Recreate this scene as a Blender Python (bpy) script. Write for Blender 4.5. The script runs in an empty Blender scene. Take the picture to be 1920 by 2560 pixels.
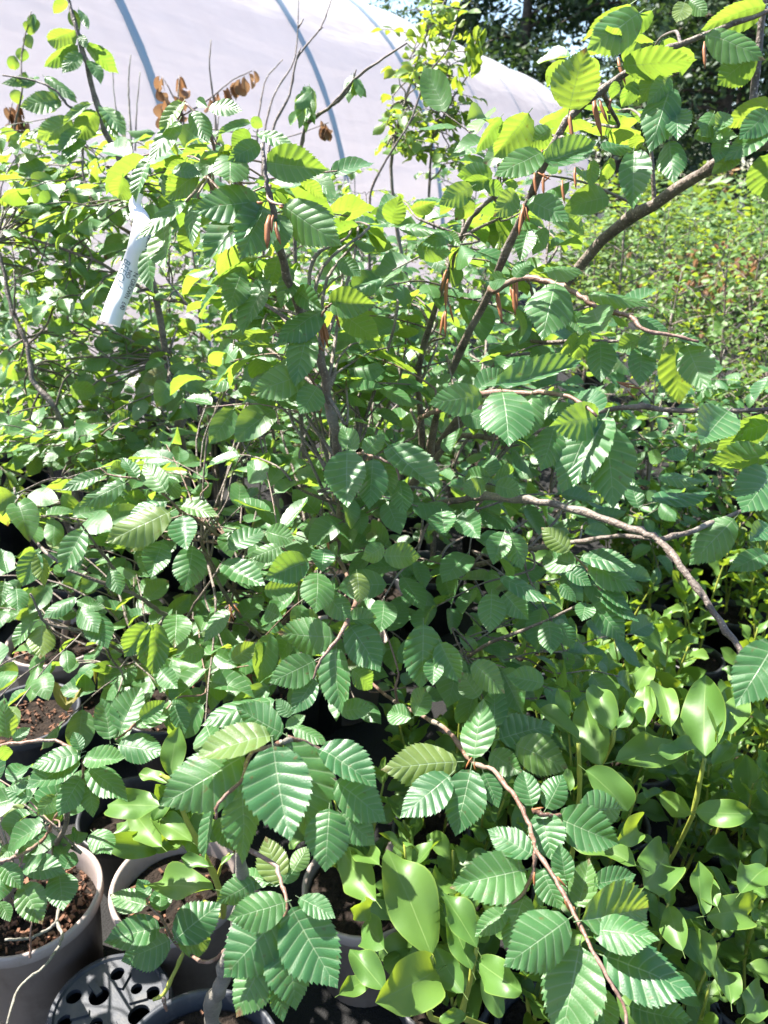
import bpy, bmesh, math, random
import numpy as np
from mathutils import Vector, Matrix, Quaternion

R = math.radians
rnd = random.Random(7)
C = bpy.context.scene.collection
scene = bpy.context.scene

# ------------------------------------------------------------------ camera
CAM = Vector((0.0, 0.0, 1.6))
PITCH = R(23)
FOC = 1922.7                      # focal length in pixels of the 1920x2560 picture
cam_d = bpy.data.cameras.new("camera")
cam = bpy.data.objects.new("camera", cam_d)
C.objects.link(cam)
cam.location = CAM
cam.rotation_euler = (math.pi / 2 - PITCH, 0, 0)
cam_d.sensor_fit = 'VERTICAL'
cam_d.sensor_height = 36.0
cam_d.lens = 36.0 * FOC / 2560.0
cam_d.clip_start = 0.02
cam_d.clip_end = 2000
cam_d.dof.use_dof = True
cam_d.dof.focus_distance = 0.95
cam_d.dof.aperture_fstop = 9.5
scene.camera = cam

# ------------------------------------------------------------------ light
SUN_AZ, SUN_EL = R(-64), R(57)    # from straight ahead, negative is to the left
sun_dir = Vector((math.sin(SUN_AZ) * math.cos(SUN_EL), math.cos(SUN_AZ) * math.cos(SUN_EL), math.sin(SUN_EL)))
w = bpy.data.worlds.new("World")
scene.world = w
w.use_nodes = True
nt = w.node_tree
bg = nt.nodes["Background"]
sky = nt.nodes.new("ShaderNodeTexSky")
sky.sky_type = 'NISHITA'
sky.sun_disc = False
sky.sun_elevation = SUN_EL
sky.sun_rotation = SUN_AZ
sky.air_density = 1.0
sky.dust_density = 0.8
nt.links.new(sky.outputs[0], bg.inputs[0])
bg.inputs[1].default_value = 0.085
sl = bpy.data.lights.new("sun", 'SUN')
sl.energy = 5.0
sl.angle = R(0.53)
sl.color = (1.0, 0.95, 0.87)
so = bpy.data.objects.new("sun", sl)
C.objects.link(so)
so.rotation_euler = sun_dir.to_track_quat('Z', 'Y').to_euler()
so.location = (0, 0, 20)
scene.view_settings.view_transform = 'Standard'
scene.view_settings.look = 'None'
scene.view_settings.exposure = 2.1
scene.view_settings.gamma = 1.0
scene.view_settings.use_curve_mapping = False
scene.render.engine = 'CYCLES'
scene.cycles.max_bounces = 8
scene.cycles.transmission_bounces = 6
scene.cycles.use_denoising = True

# ------------------------------------------------------------------ picture <-> world helpers
Rv = Vector((1, 0, 0))
Uv = Vector((0, math.sin(PITCH), math.cos(PITCH)))
Fv = Vector((0, math.cos(PITCH), -math.sin(PITCH)))
ZS = 960 / 1659.0
REG = {'D': (0, 0, 1920 / 1659.0),
       'R1': (0, 0, ZS), 'R2': (960, 0, ZS), 'R3': (0, 640, ZS), 'R4': (960, 640, ZS),
       'R5': (0, 1280, ZS), 'R6': (960, 1280, ZS), 'R7': (0, 1920, ZS), 'R8': (960, 1920, ZS),
       'S2': (0, 1560, 480 / 1659.0), 'S3': (0, 2080, 480 / 1659.0), 'S5': (1440, 1440, 480 / 1659.0),
       'S6': (400, 1700, 600 / 1659.0), 'T': (220, 460, 300 / 1659.0)}


def px(reg, x, y):
    ox, oy, s = REG[reg]
    return ox + x * s, oy + y * s


def P(reg, x, y, d):
    """World point that lies d metres deep in the view at a place read off the photograph."""
    sx, sy = px(reg, x, y)
    return CAM + Rv * ((sx - 960) / FOC * d) + Uv * (-(sy - 1280) / FOC * d) + Fv * d


def ray(reg, x, y):
    return (P(reg, x, y, 1.0) - CAM)


def G(reg, x, y, h):
    r = ray(reg, x, y)
    t = (h - CAM.z) / r.z
    return CAM + r * t


def circle3(a, b, c):
    ax, ay, bx, by, cx, cy = a.x, a.y, b.x, b.y, c.x, c.y
    dd = 2 * (ax * (by - cy) + bx * (cy - ay) + cx * (ay - by))
    ux = ((ax * ax + ay * ay) * (by - cy) + (bx * bx + by * by) * (cy - ay) + (cx * cx + cy * cy) * (ay - by)) / dd
    uy = ((ax * ax + ay * ay) * (cx - bx) + (bx * bx + by * by) * (ax - cx) + (cx * cx + cy * cy) * (bx - ax)) / dd
    return Vector((ux, uy, 0)), math.hypot(ax - ux, ay - uy)


# ------------------------------------------------------------------ materials
def new_mat(name):
    m = bpy.data.materials.new(name)
    m.use_nodes = True
    t = m.node_tree
    t.nodes.clear()
    out = t.nodes.new("ShaderNodeOutputMaterial")
    return m, t, out


def N(t, kind, **kw):
    n = t.nodes.new(kind)
    for k, v in kw.items():
        setattr(n, k, v)
    return n


def math_node(t, op, a, b=None, c=None):
    n = t.nodes.new("ShaderNodeMath")
    n.operation = op
    for i, v in enumerate((a, b, c)):
        if v is None:
            continue
        if isinstance(v, (int, float)):
            n.inputs[i].default_value = v
        else:
            t.links.new(v, n.inputs[i])
    return n.outputs[0]


def mix_col(t, fac, a, b):
    n = t.nodes.new("ShaderNodeMix")
    n.data_type = 'RGBA'
    for i, v in ((0, fac), (6, a), (7, b)):
        if isinstance(v, (int, float)):
            n.inputs[i].default_value = v
        elif isinstance(v, tuple):
            n.inputs[i].default_value = (*v, 1)
        else:
            t.links.new(v, n.inputs[i])
    return n.outputs[2]


def leaf_material(name, top_a, top_b, trans_a, trans_b, vein, rough, tmix, nveins, vein_amt, spec=0.5, spots=0.0, bump=0.25, edge=None):
    m, t, out = new_mat(name)
    L = t.links.new
    uv = N(t, "ShaderNodeUVMap")
    sep = N(t, "ShaderNodeSeparateXYZ")
    L(uv.outputs[0], sep.inputs[0])
    u = math_node(t, 'ABSOLUTE', math_node(t, 'SUBTRACT', math_node(t, 'MULTIPLY', sep.outputs[0], 2.0), 1.0))
    v = sep.outputs[1]
    info = N(t, "ShaderNodeObjectInfo")
    tc = N(t, "ShaderNodeTexCoord")
    noise = N(t, "ShaderNodeTexNoise")
    noise.inputs['Scale'].default_value = 3.0
    noise.inputs['Detail'].default_value = 4
    mp = N(t, "ShaderNodeVectorMath", operation='ADD')
    L(tc.outputs['Object'], mp.inputs[0])
    cmb = N(t, "ShaderNodeCombineXYZ")
    L(math_node(t, 'MULTIPLY', info.outputs['Random'], 37.0), cmb.inputs[0])
    L(cmb.outputs[0], mp.inputs[1])
    L(mp.outputs[0], noise.inputs['Vector'])
    # veins: v is constant along each side vein (the mesh rows run with them)
    fr = math_node(t, 'FRACT', math_node(t, 'MULTIPLY', v, float(nveins)))
    dist = math_node(t, 'ABSOLUTE', math_node(t, 'SUBTRACT', fr, 0.5))
    side = math_node(t, 'SUBTRACT', 1.0, math_node(t, 'MULTIPLY', dist, 9.0))
    side = math_node(t, 'MAXIMUM', side, 0.0)
    side = math_node(t, 'MULTIPLY', side, vein_amt)
    mid = math_node(t, 'MAXIMUM', math_node(t, 'SUBTRACT', 1.0, math_node(t, 'MULTIPLY', u, 28.0)), 0.0)
    vm = math_node(t, 'MINIMUM', math_node(t, 'ADD', side, mid), 1.0)
    r1 = math_node(t, 'ADD', math_node(t, 'MULTIPLY', info.outputs['Random'], 0.7), math_node(t, 'MULTIPLY', noise.outputs['Fac'], 0.3))
    top = mix_col(t, r1, top_a, top_b)
    tr = mix_col(t, r1, trans_a, trans_b)
    if edge:
        em = math_node(t, 'MULTIPLY', math_node(t, 'MAXIMUM', math_node(t, 'SUBTRACT', u, 0.93), 0.0), 8.0)
        top = mix_col(t, em, top, edge)
    if spots > 0:
        ns = N(t, "ShaderNodeTexNoise")
        ns.inputs['Scale'].default_value = 9.0
        ns.inputs['Detail'].default_value = 3
        L(mp.outputs[0], ns.inputs['Vector'])
        sp = math_node(t, 'MULTIPLY', math_node(t, 'MAXIMUM', math_node(t, 'SUBTRACT', ns.outputs['Fac'], 0.63), 0.0), 9.0 * spots)
        sp = math_node(t, 'MINIMUM', sp, 1.0)
        top = mix_col(t, sp, top, (0.16, 0.09, 0.03))
        tr = mix_col(t, sp, tr, (0.16, 0.08, 0.02))
        # a few ageing leaves: yellowing, browned towards the tip
        old = math_node(t, 'MULTIPLY', math_node(t, 'MAXIMUM', math_node(t, 'SUBTRACT', info.outputs['Random'], 0.93), 0.0), 12.0)
        top = mix_col(t, math_node(t, 'MINIMUM', old, 0.55), top, (0.20, 0.22, 0.05))
        tipf = math_node(t, 'MAXIMUM', math_node(t, 'SUBTRACT', math_node(t, 'ADD', math_node(t, 'MULTIPLY', v, 0.8), math_node(t, 'MULTIPLY', noise.outputs['Fac'], 0.5)), 0.92), 0.0)
        rim = math_node(t, 'MINIMUM', math_node(t, 'MULTIPLY', math_node(t, 'MULTIPLY', tipf, 9.0), math_node(t, 'MULTIPLY', math_node(t, 'GREATER_THAN', info.outputs['Random'], 0.80), 1.0)), 1.0)
        top = mix_col(t, rim, top, (0.17, 0.10, 0.045))
        tr = mix_col(t, rim, tr, (0.20, 0.10, 0.03))
    top = mix_col(t, vm, top, vein)
    tr = mix_col(t, math_node(t, 'MULTIPLY', vm, 0.55), tr, (trans_a[0] * .35, trans_a[1] * .35, trans_a[2] * .35))
    pb = N(t, "ShaderNodeBsdfPrincipled")
    L(top, pb.inputs['Base Color'])
    pb.inputs['Roughness'].default_value = rough
    pb.inputs['Specular IOR Level'].default_value = spec
    rn = math_node(t, 'ADD', rough - 0.08, math_node(t, 'MULTIPLY', noise.outputs['Fac'], 0.16))
    L(rn, pb.inputs['Roughness'])
    ts = N(t, "ShaderNodeBsdfTranslucent")
    L(tr, ts.inputs['Color'])
    fine = N(t, "ShaderNodeTexNoise")
    fine.inputs['Scale'].default_value = 45.0
    fine.inputs['Detail'].default_value = 2
    L(tc.outputs['Object'], fine.inputs['Vector'])
    hgt = math_node(t, 'ADD', math_node(t, 'MULTIPLY', fine.outputs['Fac'], 0.35), math_node(t, 'MULTIPLY', vm, -0.5))
    bp = N(t, "ShaderNodeBump")
    bp.inputs['Strength'].default_value = bump
    bp.inputs['Distance'].default_value = 0.002
    L(hgt, bp.inputs['Height'])
    L(bp.outputs[0], pb.inputs['Normal'])
    ms = N(t, "ShaderNodeMixShader")
    ms.inputs[0].default_value = tmix
    L(pb.outputs[0], ms.inputs[1])
    L(ts.outputs[0], ms.inputs[2])
    L(ms.outputs[0], out.inputs[0])
    return m


def solid(name, a, b, rough=0.6, scale=20.0, bump=0.0, bscale=60.0, spec=0.4, detail=5, coord='Object', stretch=None):
    m, t, out = new_mat(name)
    L = t.links.new
    tc = N(t, "ShaderNodeTexCoord")
    src = tc.outputs[coord]
    if stretch:
        mpn = N(t, "ShaderNodeMapping")
        mpn.inputs['Scale'].default_value = stretch
        L(src, mpn.inputs[0])
        src = mpn.outputs[0]
    n = N(t, "ShaderNodeTexNoise")
    n.inputs['Scale'].default_value = scale
    n.inputs['Detail'].default_value = detail
    L(src, n.inputs['Vector'])
    cr = N(t, "ShaderNodeMapRange")
    cr.inputs[1].default_value = 0.3
    cr.inputs[2].default_value = 0.7
    L(n.outputs['Fac'], cr.inputs[0])
    pb = N(t, "ShaderNodeBsdfPrincipled")
    L(mix_col(t, cr.outputs[0], a, b), pb.inputs['Base Color'])
    pb.inputs['Roughness'].default_value = rough
    pb.inputs['Specular IOR Level'].default_value = spec
    if bump:
        n2 = N(t, "ShaderNodeTexNoise")
        n2.inputs['Scale'].default_value = bscale
        n2.inputs['Detail'].default_value = 4
        L(src, n2.inputs['Vector'])
        bp = N(t, "ShaderNodeBump")
        bp.inputs['Strength'].default_value = bump
        bp.inputs['Distance'].default_value = 0.01
        L(n2.outputs['Fac'], bp.inputs['Height'])
        L(bp.outputs[0], pb.inputs['Normal'])
    L(pb.outputs[0], out.inputs[0])
    return m


M = {}
M['beech'] = leaf_material("beech_leaf", (0.028, 0.116, 0.044), (0.078, 0.190, 0.052), (0.27, 0.47, 0.045), (0.42, 0.56, 0.050),
                           (0.25, 0.34, 0.19), 0.42, 0.40, 9, 0.60, spec=0.62, spots=0.55, bump=0.35)
M['griselinia'] = leaf_material("griselinia_leaf", (0.062, 0.148, 0.032), (0.115, 0.210, 0.040), (0.24, 0.40, 0.025), (0.40, 0.52, 0.03),
                                (0.20, 0.30, 0.09), 0.44, 0.34, 5, 0.0, spec=0.5, bump=0.08, edge=(0.24, 0.34, 0.06))
M['hornbeam'] = leaf_material("hornbeam_leaf", (0.06, 0.15, 0.03), (0.11, 0.20, 0.03), (0.30, 0.44, 0.03), (0.42, 0.50, 0.04),
                              (0.16, 0.24, 0.08), 0.5, 0.42, 8, 0.25, spots=0.3)
M['dry_leaf'] = leaf_material("dry_leaf", (0.18, 0.095, 0.055), (0.33, 0.21, 0.13), (0.30, 0.14, 0.06), (0.36, 0.22, 0.11),
                              (0.30, 0.18, 0.10), 0.6, 0.35, 8, 0.3, spec=0.3)
M['wilted_leaf'] = leaf_material("wilted_leaf", (0.16, 0.17, 0.05), (0.24, 0.20, 0.08), (0.30, 0.28, 0.05), (0.34, 0.26, 0.06),
                                 (0.25, 0.2, 0.1), 0.6, 0.35, 8, 0.3, spec=0.3)
M['bark'] = solid("beech_bark", (0.075, 0.058, 0.048), (0.19, 0.15, 0.125), 0.55, 40, 0.5, 160, stretch=(1, 1, 1))
M['young_bark'] = solid("young_beech_twig", (0.13, 0.065, 0.042), (0.23, 0.15, 0.12), 0.5, 60, 0.25, 200)
M['green_stem'] = solid("griselinia_stem", (0.20, 0.25, 0.04), (0.32, 0.33, 0.06), 0.42, 25, 0.1, 90)
M['grey_bark'] = solid("grey_bark", (0.13, 0.12, 0.10), (0.26, 0.24, 0.20), 0.7, 30, 0.5, 120)
M['bud'] = solid("bud_scale_brown", (0.22, 0.075, 0.030), (0.36, 0.15, 0.06), 0.5, 50)
M['soil'] = solid("potting_compost", (0.008, 0.006, 0.005), (0.032, 0.022, 0.016), 0.95, 60, 1.0, 120, spec=0.2)
M['chip'] = solid("bark_chip", (0.035, 0.020, 0.014), (0.26, 0.13, 0.08), 0.85, 15, 0.4, 100, spec=0.2)
M['ground'] = solid("weed_matting", (0.008, 0.008, 0.009), (0.024, 0.023, 0.022), 0.85, 2.2, 0.6, 220, spec=0.25)
M['tag'] = solid("paper_label", (0.78, 0.77, 0.80), (0.84, 0.83, 0.84), 0.55, 30)
M['ink'] = solid("black_ink", (0.012, 0.012, 0.016), (0.03, 0.03, 0.035), 0.6, 30)
M['pen'] = solid("blue_pen", (0.13, 0.22, 0.27), (0.22, 0.32, 0.37), 0.6, 30)
M['pipe'] = solid("tunnel_hoop", (0.29, 0.37, 0.44), (0.35, 0.42, 0.48), 0.5, 3)
M['tree_bark'] = solid("tree_bark", (0.045, 0.035, 0.028), (0.10, 0.08, 0.06), 0.9, 8, 0.8, 20)


def plastic(name, a, b, dirt, rough):
    m = solid(name, a, b, rough, 6, 0.06, 300, spec=0.42)
    t = m.node_tree
    L = t.links.new
    pb = next(n for n in t.nodes if n.type == 'BSDF_PRINCIPLED')
    src = pb.inputs['Base Color'].links[0].from_socket
    tc = next(n for n in t.nodes if n.type == 'TEX_COORD')
    n1 = N(t, "ShaderNodeTexNoise")
    n1.inputs['Scale'].default_value = 11
    n1.inputs['Detail'].default_value = 9
    n1.inputs['Roughness'].default_value = 0.7
    L(tc.outputs['Object'], n1.inputs['Vector'])
    mp = N(t, "ShaderNodeMapping")
    mp.inputs['Scale'].default_value = (40, 40, 4)
    L(tc.outputs['Object'], mp.inputs[0])
    n2 = N(t, "ShaderNodeTexNoise")
    n2.inputs['Scale'].default_value = 1.0
    n2.inputs['Detail'].default_value = 4
    L(mp.outputs[0], n2.inputs['Vector'])
    f = math_node(t, 'MULTIPLY', math_node(t, 'MAXIMUM', math_node(t, 'SUBTRACT', math_node(t, 'ADD', math_node(t, 'MULTIPLY', n1.outputs['Fac'], .7), math_node(t, 'MULTIPLY', n2.outputs['Fac'], .3)), 0.50), 0.0), 4.5)
    L(mix_col(t, math_node(t, 'MINIMUM', f, 0.75), src, dirt), pb.inputs['Base Color'])
    return m


M['taupe'] = plastic("taupe_plastic", (0.300, 0.245, 0.222), (0.370, 0.305, 0.278), (0.19, 0.145, 0.115), 0.45)
M['black'] = plastic("black_plastic", (0.018, 0.019, 0.022), (0.034, 0.036, 0.041), (0.085, 0.078, 0.07), 0.42)
M['navy'] = plastic("dark_grey_plastic", (0.026, 0.029, 0.038), (0.050, 0.055, 0.067), (0.10, 0.094, 0.088), 0.52)


def film_material():
    m, t, out = new_mat("polythene_film")
    L = t.links.new
    tc = N(t, "ShaderNodeTexCoord")
    n = N(t, "ShaderNodeTexNoise")
    n.inputs['Scale'].default_value = 1.3
    n.inputs['Detail'].default_value = 6
    L(tc.outputs['Object'], n.inputs['Vector'])
    mps = N(t, "ShaderNodeMapping")
    mps.inputs['Scale'].default_value = (3.0, 3.0, 0.35)
    L(tc.outputs['Object'], mps.inputs[0])
    L(mps.outputs[0], n.inputs['Vector'])
    ctr_ = N(t, "ShaderNodeMapRange")
    ctr_.inputs[1].default_value = 0.42
    ctr_.inputs[2].default_value = 0.75
    L(n.outputs['Fac'], ctr_.inputs[0])
    col = mix_col(t, ctr_.outputs[0], (0.85, 0.81, 0.805), (0.72, 0.69, 0.695))
    a = N(t, "ShaderNodeBsdfPrincipled")
    L(col, a.inputs['Base Color'])
    a.inputs['Roughness'].default_value = 0.4
    n2 = N(t, "ShaderNodeTexNoise")
    n2.inputs['Scale'].default_value = 2.2
    n2.inputs['Detail'].default_value = 3
    mp = N(t, "ShaderNodeMapping")
    mp.inputs['Scale'].default_value = (0.25, 0.25, 1.6)
    L(tc.outputs['Object'], mp.inputs[0])
    L(mp.outputs[0], n2.inputs['Vector'])
    bp = N(t, "ShaderNodeBump")
    bp.inputs['Strength'].default_value = 0.35
    bp.inputs['Distance'].default_value = 0.12
    L(n2.outputs['Fac'], bp.inputs['Height'])
    L(bp.outputs[0], a.inputs['Normal'])
    b = N(t, "ShaderNodeBsdfTranslucent")
    L(bp.outputs[0], b.inputs['Normal'])
    b.inputs['Color'].default_value = (0.95, 0.87, 0.87, 1)
    ms = N(t, "ShaderNodeMixShader")
    ms.inputs[0].default_value = 0.5
    L(a.outputs[0], ms.inputs[1])
    L(b.outputs[0], ms.inputs[2])
    L(ms.outputs[0], out.inputs[0])
    return m


def lenticels(m, sc):
    t = m.node_tree
    L = t.links.new
    pb = next(n for n in t.nodes if n.type == 'BSDF_PRINCIPLED')
    src = pb.inputs['Base Color'].links[0].from_socket
    tc = next(n for n in t.nodes if n.type == 'TEX_COORD')
    vo = N(t, "ShaderNodeTexVoronoi")
    vo.inputs['Scale'].default_value = sc
    L(tc.outputs['Object'], vo.inputs['Vector'])
    f = math_node(t, 'MULTIPLY', math_node(t, 'MAXIMUM', math_node(t, 'SUBTRACT', 0.30, vo.outputs['Distance']), 0.0), 5.0)
    big = N(t, "ShaderNodeTexNoise")
    big.inputs['Scale'].default_value = 14
    big.inputs['Detail'].default_value = 5
    L(tc.outputs['Object'], big.inputs['Vector'])
    g = math_node(t, 'MINIMUM', math_node(t, 'MULTIPLY', math_node(t, 'MAXIMUM', math_node(t, 'SUBTRACT', big.outputs['Fac'], 0.55), 0.0), 5.0), 0.6)
    c1 = mix_col(t, g, src, (0.24, 0.225, 0.19))
    L(mix_col(t, math_node(t, 'MINIMUM', f, 0.8), c1, (0.34, 0.28, 0.22)), pb.inputs['Base Color'])


lenticels(M['bark'], 190)
lenticels(M['young_bark'], 260)
M['film'] = film_material()


def crown_material(name, a, b, tr):
    m, t, out = new_mat(name)
    L = t.links.new
    g = N(t, "ShaderNodeNewGeometry")
    col = mix_col(t, g.outputs['Random Per Island'], a, b)
    pb = N(t, "ShaderNodeBsdfPrincipled")
    L(col, pb.inputs['Base Color'])
    pb.inputs['Roughness'].default_value = 0.55
    ts = N(t, "ShaderNodeBsdfTranslucent")
    ts.inputs['Color'].default_value = (*tr, 1)
    ms = N(t, "ShaderNodeMixShader")
    ms.inputs[0].default_value = 0.3
    L(pb.outputs[0], ms.inputs[1])
    L(ts.outputs[0], ms.inputs[2])
    L(ms.outputs[0], out.inputs[0])
    return m


M['crown'] = crown_material("tree_foliage", (0.018, 0.045, 0.020), (0.045, 0.085, 0.030), (0.06, 0.11, 0.02))
M['shrub'] = crown_material("shrub_foliage", (0.050, 0.120, 0.030), (0.130, 0.215, 0.060), (0.30, 0.42, 0.04))
M['shrub_dry'] = crown_material("dry_shrub_foliage", (0.26, 0.15, 0.07), (0.38, 0.28, 0.15), (0.36, 0.2, 0.08))


# ------------------------------------------------------------------ mesh helpers
class MB:
    """Collects verts and faces; build() links them as ONE mesh object."""

    def __init__(self):
        self.v, self.f, self.s = [], [], []

    def tube(self, pts, radii, sides=6, cap=True):
        n = len(pts)
        base = len(self.v)
        up = Vector((0.13, 0.21, 0.97))
        prev = None
        for i, p in enumerate(pts):
            tg = (pts[min(i + 1, n - 1)] - pts[max(i - 1, 0)])
            if tg.length < 1e-9:
                tg = Vector((0, 0, 1))
            tg.normalize()
            if prev is None:
                a = tg.cross(up)
                if a.length < 1e-3:
                    a = tg.cross(Vector((1, 0, 0)))
            else:
                a = prev - tg * prev.dot(tg)
            a.normalize()
            prev = a
            b = tg.cross(a)
            for k in range(sides):
                th = 2 * math.pi * k / sides
                q = p + (a * math.cos(th) + b * math.sin(th)) * radii[i]
                self.v.append((q.x, q.y, q.z))
        for i in range(n - 1):
            for k in range(sides):
                k2 = (k + 1) % sides
                self.f.append((base + i * sides + k, base + i * sides + k2, base + (i + 1) * sides + k2, base + (i + 1) * sides + k))
        if cap:
            self.f.append(tuple(base + k for k in range(sides))[::-1])
            self.f.append(tuple(base + (n - 1) * sides + k for k in range(sides)))

    def box(self, c, ax, ay, az):
        b = len(self.v)
        for sx in (-1, 1):
            for sy in (-1, 1):
                for sz in (-1, 1):
                    q = c + ax * sx + ay * sy + az * sz
                    self.v.append((q.x, q.y, q.z))
        for f in ((0, 1, 3, 2), (4, 6, 7, 5), (0, 4, 5, 1), (2, 3, 7, 6), (0, 2, 6, 4), (1, 5, 7, 3)):
            self.f.append(tuple(b + i for i in f))

    def lathe(self, prof, seg=40, c=Vector((0, 0, 0)), close=False):
        b = len(self.v)
        for r, z in prof:
            for k in range(seg):
                th = 2 * math.pi * k / seg
                self.v.append((c.x + r * math.cos(th), c.y + r * math.sin(th), c.z + z))
        m = len(prof)
        for i in range(m if close else m - 1):
            j = (i + 1) % m
            for k in range(seg):
                k2 = (k + 1) % seg
                self.f.append((b + i * seg + k, b + i * seg + k2, b + j * seg + k2, b + j * seg + k))

    def mesh(self, name, mat, smooth=True, off=None):
        me = bpy.data.meshes.new(name)
        v = self.v
        if off is not None:
            v = [(x - off.x, y - off.y, z - off.z) for x, y, z in v]
        me.from_pydata(v, [], self.f)
        me.materials.append(mat)
        if smooth:
            me.polygons.foreach_set("use_smooth", [True] * len(me.polygons))
        me.update()
        return me

    def build(self, name, mat, parent=None, smooth=True, kind=None, label=None):
        off = parent_origin(parent) if parent else None
        o = bpy.data.objects.new(name, self.mesh(name, mat, smooth, off))
        C.objects.link(o)
        if parent:
            o.parent = parent
        if kind:
            o['kind'] = kind
        if label:
            o['label'] = label
        return o


def parent_origin(p):
    q = Vector((0, 0, 0))
    while p is not None:
        q = q + p.location
        p = p.parent
    return q


def thing(name, loc, label, cat, group=None):
    o = bpy.data.objects.new(name, None)
    o.empty_display_size = 0.05
    o.location = loc
    C.objects.link(o)
    tag(o, label, cat, group)
    return o


def tag(o, label=None, cat=None, group=None, kind=None):
    if label:
        o['label'] = label
    if cat:
        o['category'] = cat
    if group:
        o['group'] = group
    if kind:
        o['kind'] = kind
    return o


# ------------------------------------------------------------------ leaf meshes (base at origin, tip at +Y, upper face +Z)
def leaf_mesh(name, mat, prof, rows, cols, shear, pleat, nv, fold, droop, wave, twist, cup, bow, tooth, seed, petiole=0.10):
    rr = random.Random(seed)
    ph = rr.random() * 6.28
    ph2 = rr.random() * 6.28
    v, f, uvs = [], [], []
    cn = cols * 2 + 1
    for i in range(rows + 1):
        s = i / rows
        ym = s + shear * math.sin(math.pi * s)           # where this row meets the margin
        hw = prof(ym)
        sn = 2 * abs(math.cos(math.pi * nv * s)) - 1     # -1 on a vein at (k+.5)/nv, rounded ridge between veins
        saw = (2 * nv * s + .35) % 1.0 - 0.5             # small forward teeth on the margin
        for j in range(cn):
            u = -1 + 2 * j / (cn - 1)
            au = abs(u)
            lop = 1.0 + 0.07 * math.sin(ph2) * (1 if u > 0 else -1)
            e = lop * (1.0 + tooth * saw * (1 if au > .99 else 0) + 0.02 * math.sin(11 * s + ph2 + u))
            x = u * hw * e
            y = s + (ym - s) * au ** 1.15 + (tooth * .5 * saw * min(1, hw * 4) if au > .99 else 0)
            z = pleat * sn * min(1.0, au * 2.2) * min(1, hw * 5)
            z += fold * abs(x) + cup * x * x
            z += wave * math.sin(s * 8.5 + ph + (1.5 if u > 0 else 0)) * au * au * min(1.0, hw * 4)
            z += 0.010 * math.sin(7 * x + 5 * y + ph) + 0.006 * math.sin(15 * y - 9 * x + ph2)
            an = twist * y
            x, z = x * math.cos(an) - z * math.sin(an), x * math.sin(an) + z * math.cos(an)
            x += bow * y * y
            th = droop * 2 * y                            # bend along the midrib, length kept
            if abs(droop) > 1e-4:
                k = 2 * droop
                yy, zz = math.sin(th) / k, -(1 - math.cos(th)) / k
            else:
                yy, zz = y, 0.0
            v.append((x, yy + z * math.sin(th), zz + z * math.cos(th)))
            uvs.append((0.5 + u * 0.5, s))
    for i in range(rows):
        for j in range(cn - 1):
            a = i * cn + j
            f.append((a, a + 1, a + cn + 1, a + cn))
    # stalk
    b = len(v)
    hw = 0.012
    for (yy, zz, hh) in ((-petiole, 0.012, hw * .9), (0.02, -0.004, hw)):
        for (dx, dz) in ((-hh, 0), (hh, 0), (0, -hh * 1.4)):
            v.append((dx, yy, zz + dz))
            uvs.append((0.5, 0.01))
    for k in range(3):
        k2 = (k + 1) % 3
        f.append((b + k, b + k2, b + 3 + k2, b + 3 + k))
    me = bpy.data.meshes.new(name)
    me.from_pydata(v, [], f)
    ul = me.uv_layers.new(name="UVMap")
    li = np.empty(len(me.loops), dtype=np.int32)
    me.loops.foreach_get("vertex_index", li)
    ul.data.foreach_set("uv", np.array(uvs, dtype=np.float32)[li].ravel())
    me.polygons.foreach_set("use_smooth", [True] * len(me.polygons))
    me.materials.append(mat)
    me.update()
    return me


def beech_prof(s):
    s = min(max(s, 0.0), 1.0)
    if s <= 0 or s >= 1:
        return 0.0
    t = s ** 0.88
    return 0.50 * math.sin(math.pi * t) ** (0.64 + 0.50 * s * s)


def gris_prof(s):
    s = min(max(s, 0.0), 1.0)
    return 0.5 * (math.sin(math.pi * s ** 0.95) ** 0.70 if 0 < s < 1 else 0)


LEAF = {}
bp_ = [  # fold, droop, wave, twist, cup, bow
    (0.10, 0.12, 0.030, 0.15, 0.0, .05), (0.24, 0.22, 0.035, -0.25, 0.0, -.06), (0.05, 0.06, 0.040, 0.3, -0.35, .08),
    (-0.10, 0.28, 0.030, 0.0, -0.2, -.04), (0.36, 0.10, 0.028, -0.3, 0.0, .0), (0.14, 0.38, 0.045, 0.4, 0.1, .07),
    (0.02, 0.04, 0.020, 0.0, 0.0, .03), (0.16, -0.10, 0.030, -0.15, 0.2, -.08), (0.45, 0.50, 0.05, 0.5, 0.0, .10),
    (-0.16, 0.16, 0.045, -0.4, -0.5, .02), (0.22, 0.0, 0.05, 0.6, 0.0, -.1), (0.08, 0.60, 0.03, -0.2, 0.2, .04)]
LEAF['hi'] = [leaf_mesh("beech_leaf", M['beech'], beech_prof, 54, 4, 0.19, 0.0062, 9, *p, 0.11, i) for i, p in enumerate(bp_)]
LEAF['mid'] = [leaf_mesh("beech_leaf", M['beech'], beech_prof, 18, 2, 0.19, 0.0070, 9, *p, 0.0, i) for i, p in enumerate(bp_)]
LEAF['lo'] = [leaf_mesh("beech_leaf", M['beech'], beech_prof, 8, 1, 0.19, 0.0, 9, *p, 0.0, i) for i, p in enumerate(bp_)]
gp_ = [(0.10, 0.10, 0.06, 0.25, 0.3, .06), (0.25, 0.30, 0.08, -0.4, 0.2, -.1), (0.05, -0.16, 0.085, 0.35, 0.5, .1), (0.18, 0.46, 0.09, 0.5, 0.0, -.05),
       (0.04, 0.12, 0.11, -0.2, 0.3, -.06), (-0.10, 0.38, 0.09, 0.6, -0.4, .12), (0.35, -.2, .07, -.6, .2, -.12), (.15, .7, .08, .4, .2, .1)]
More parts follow.
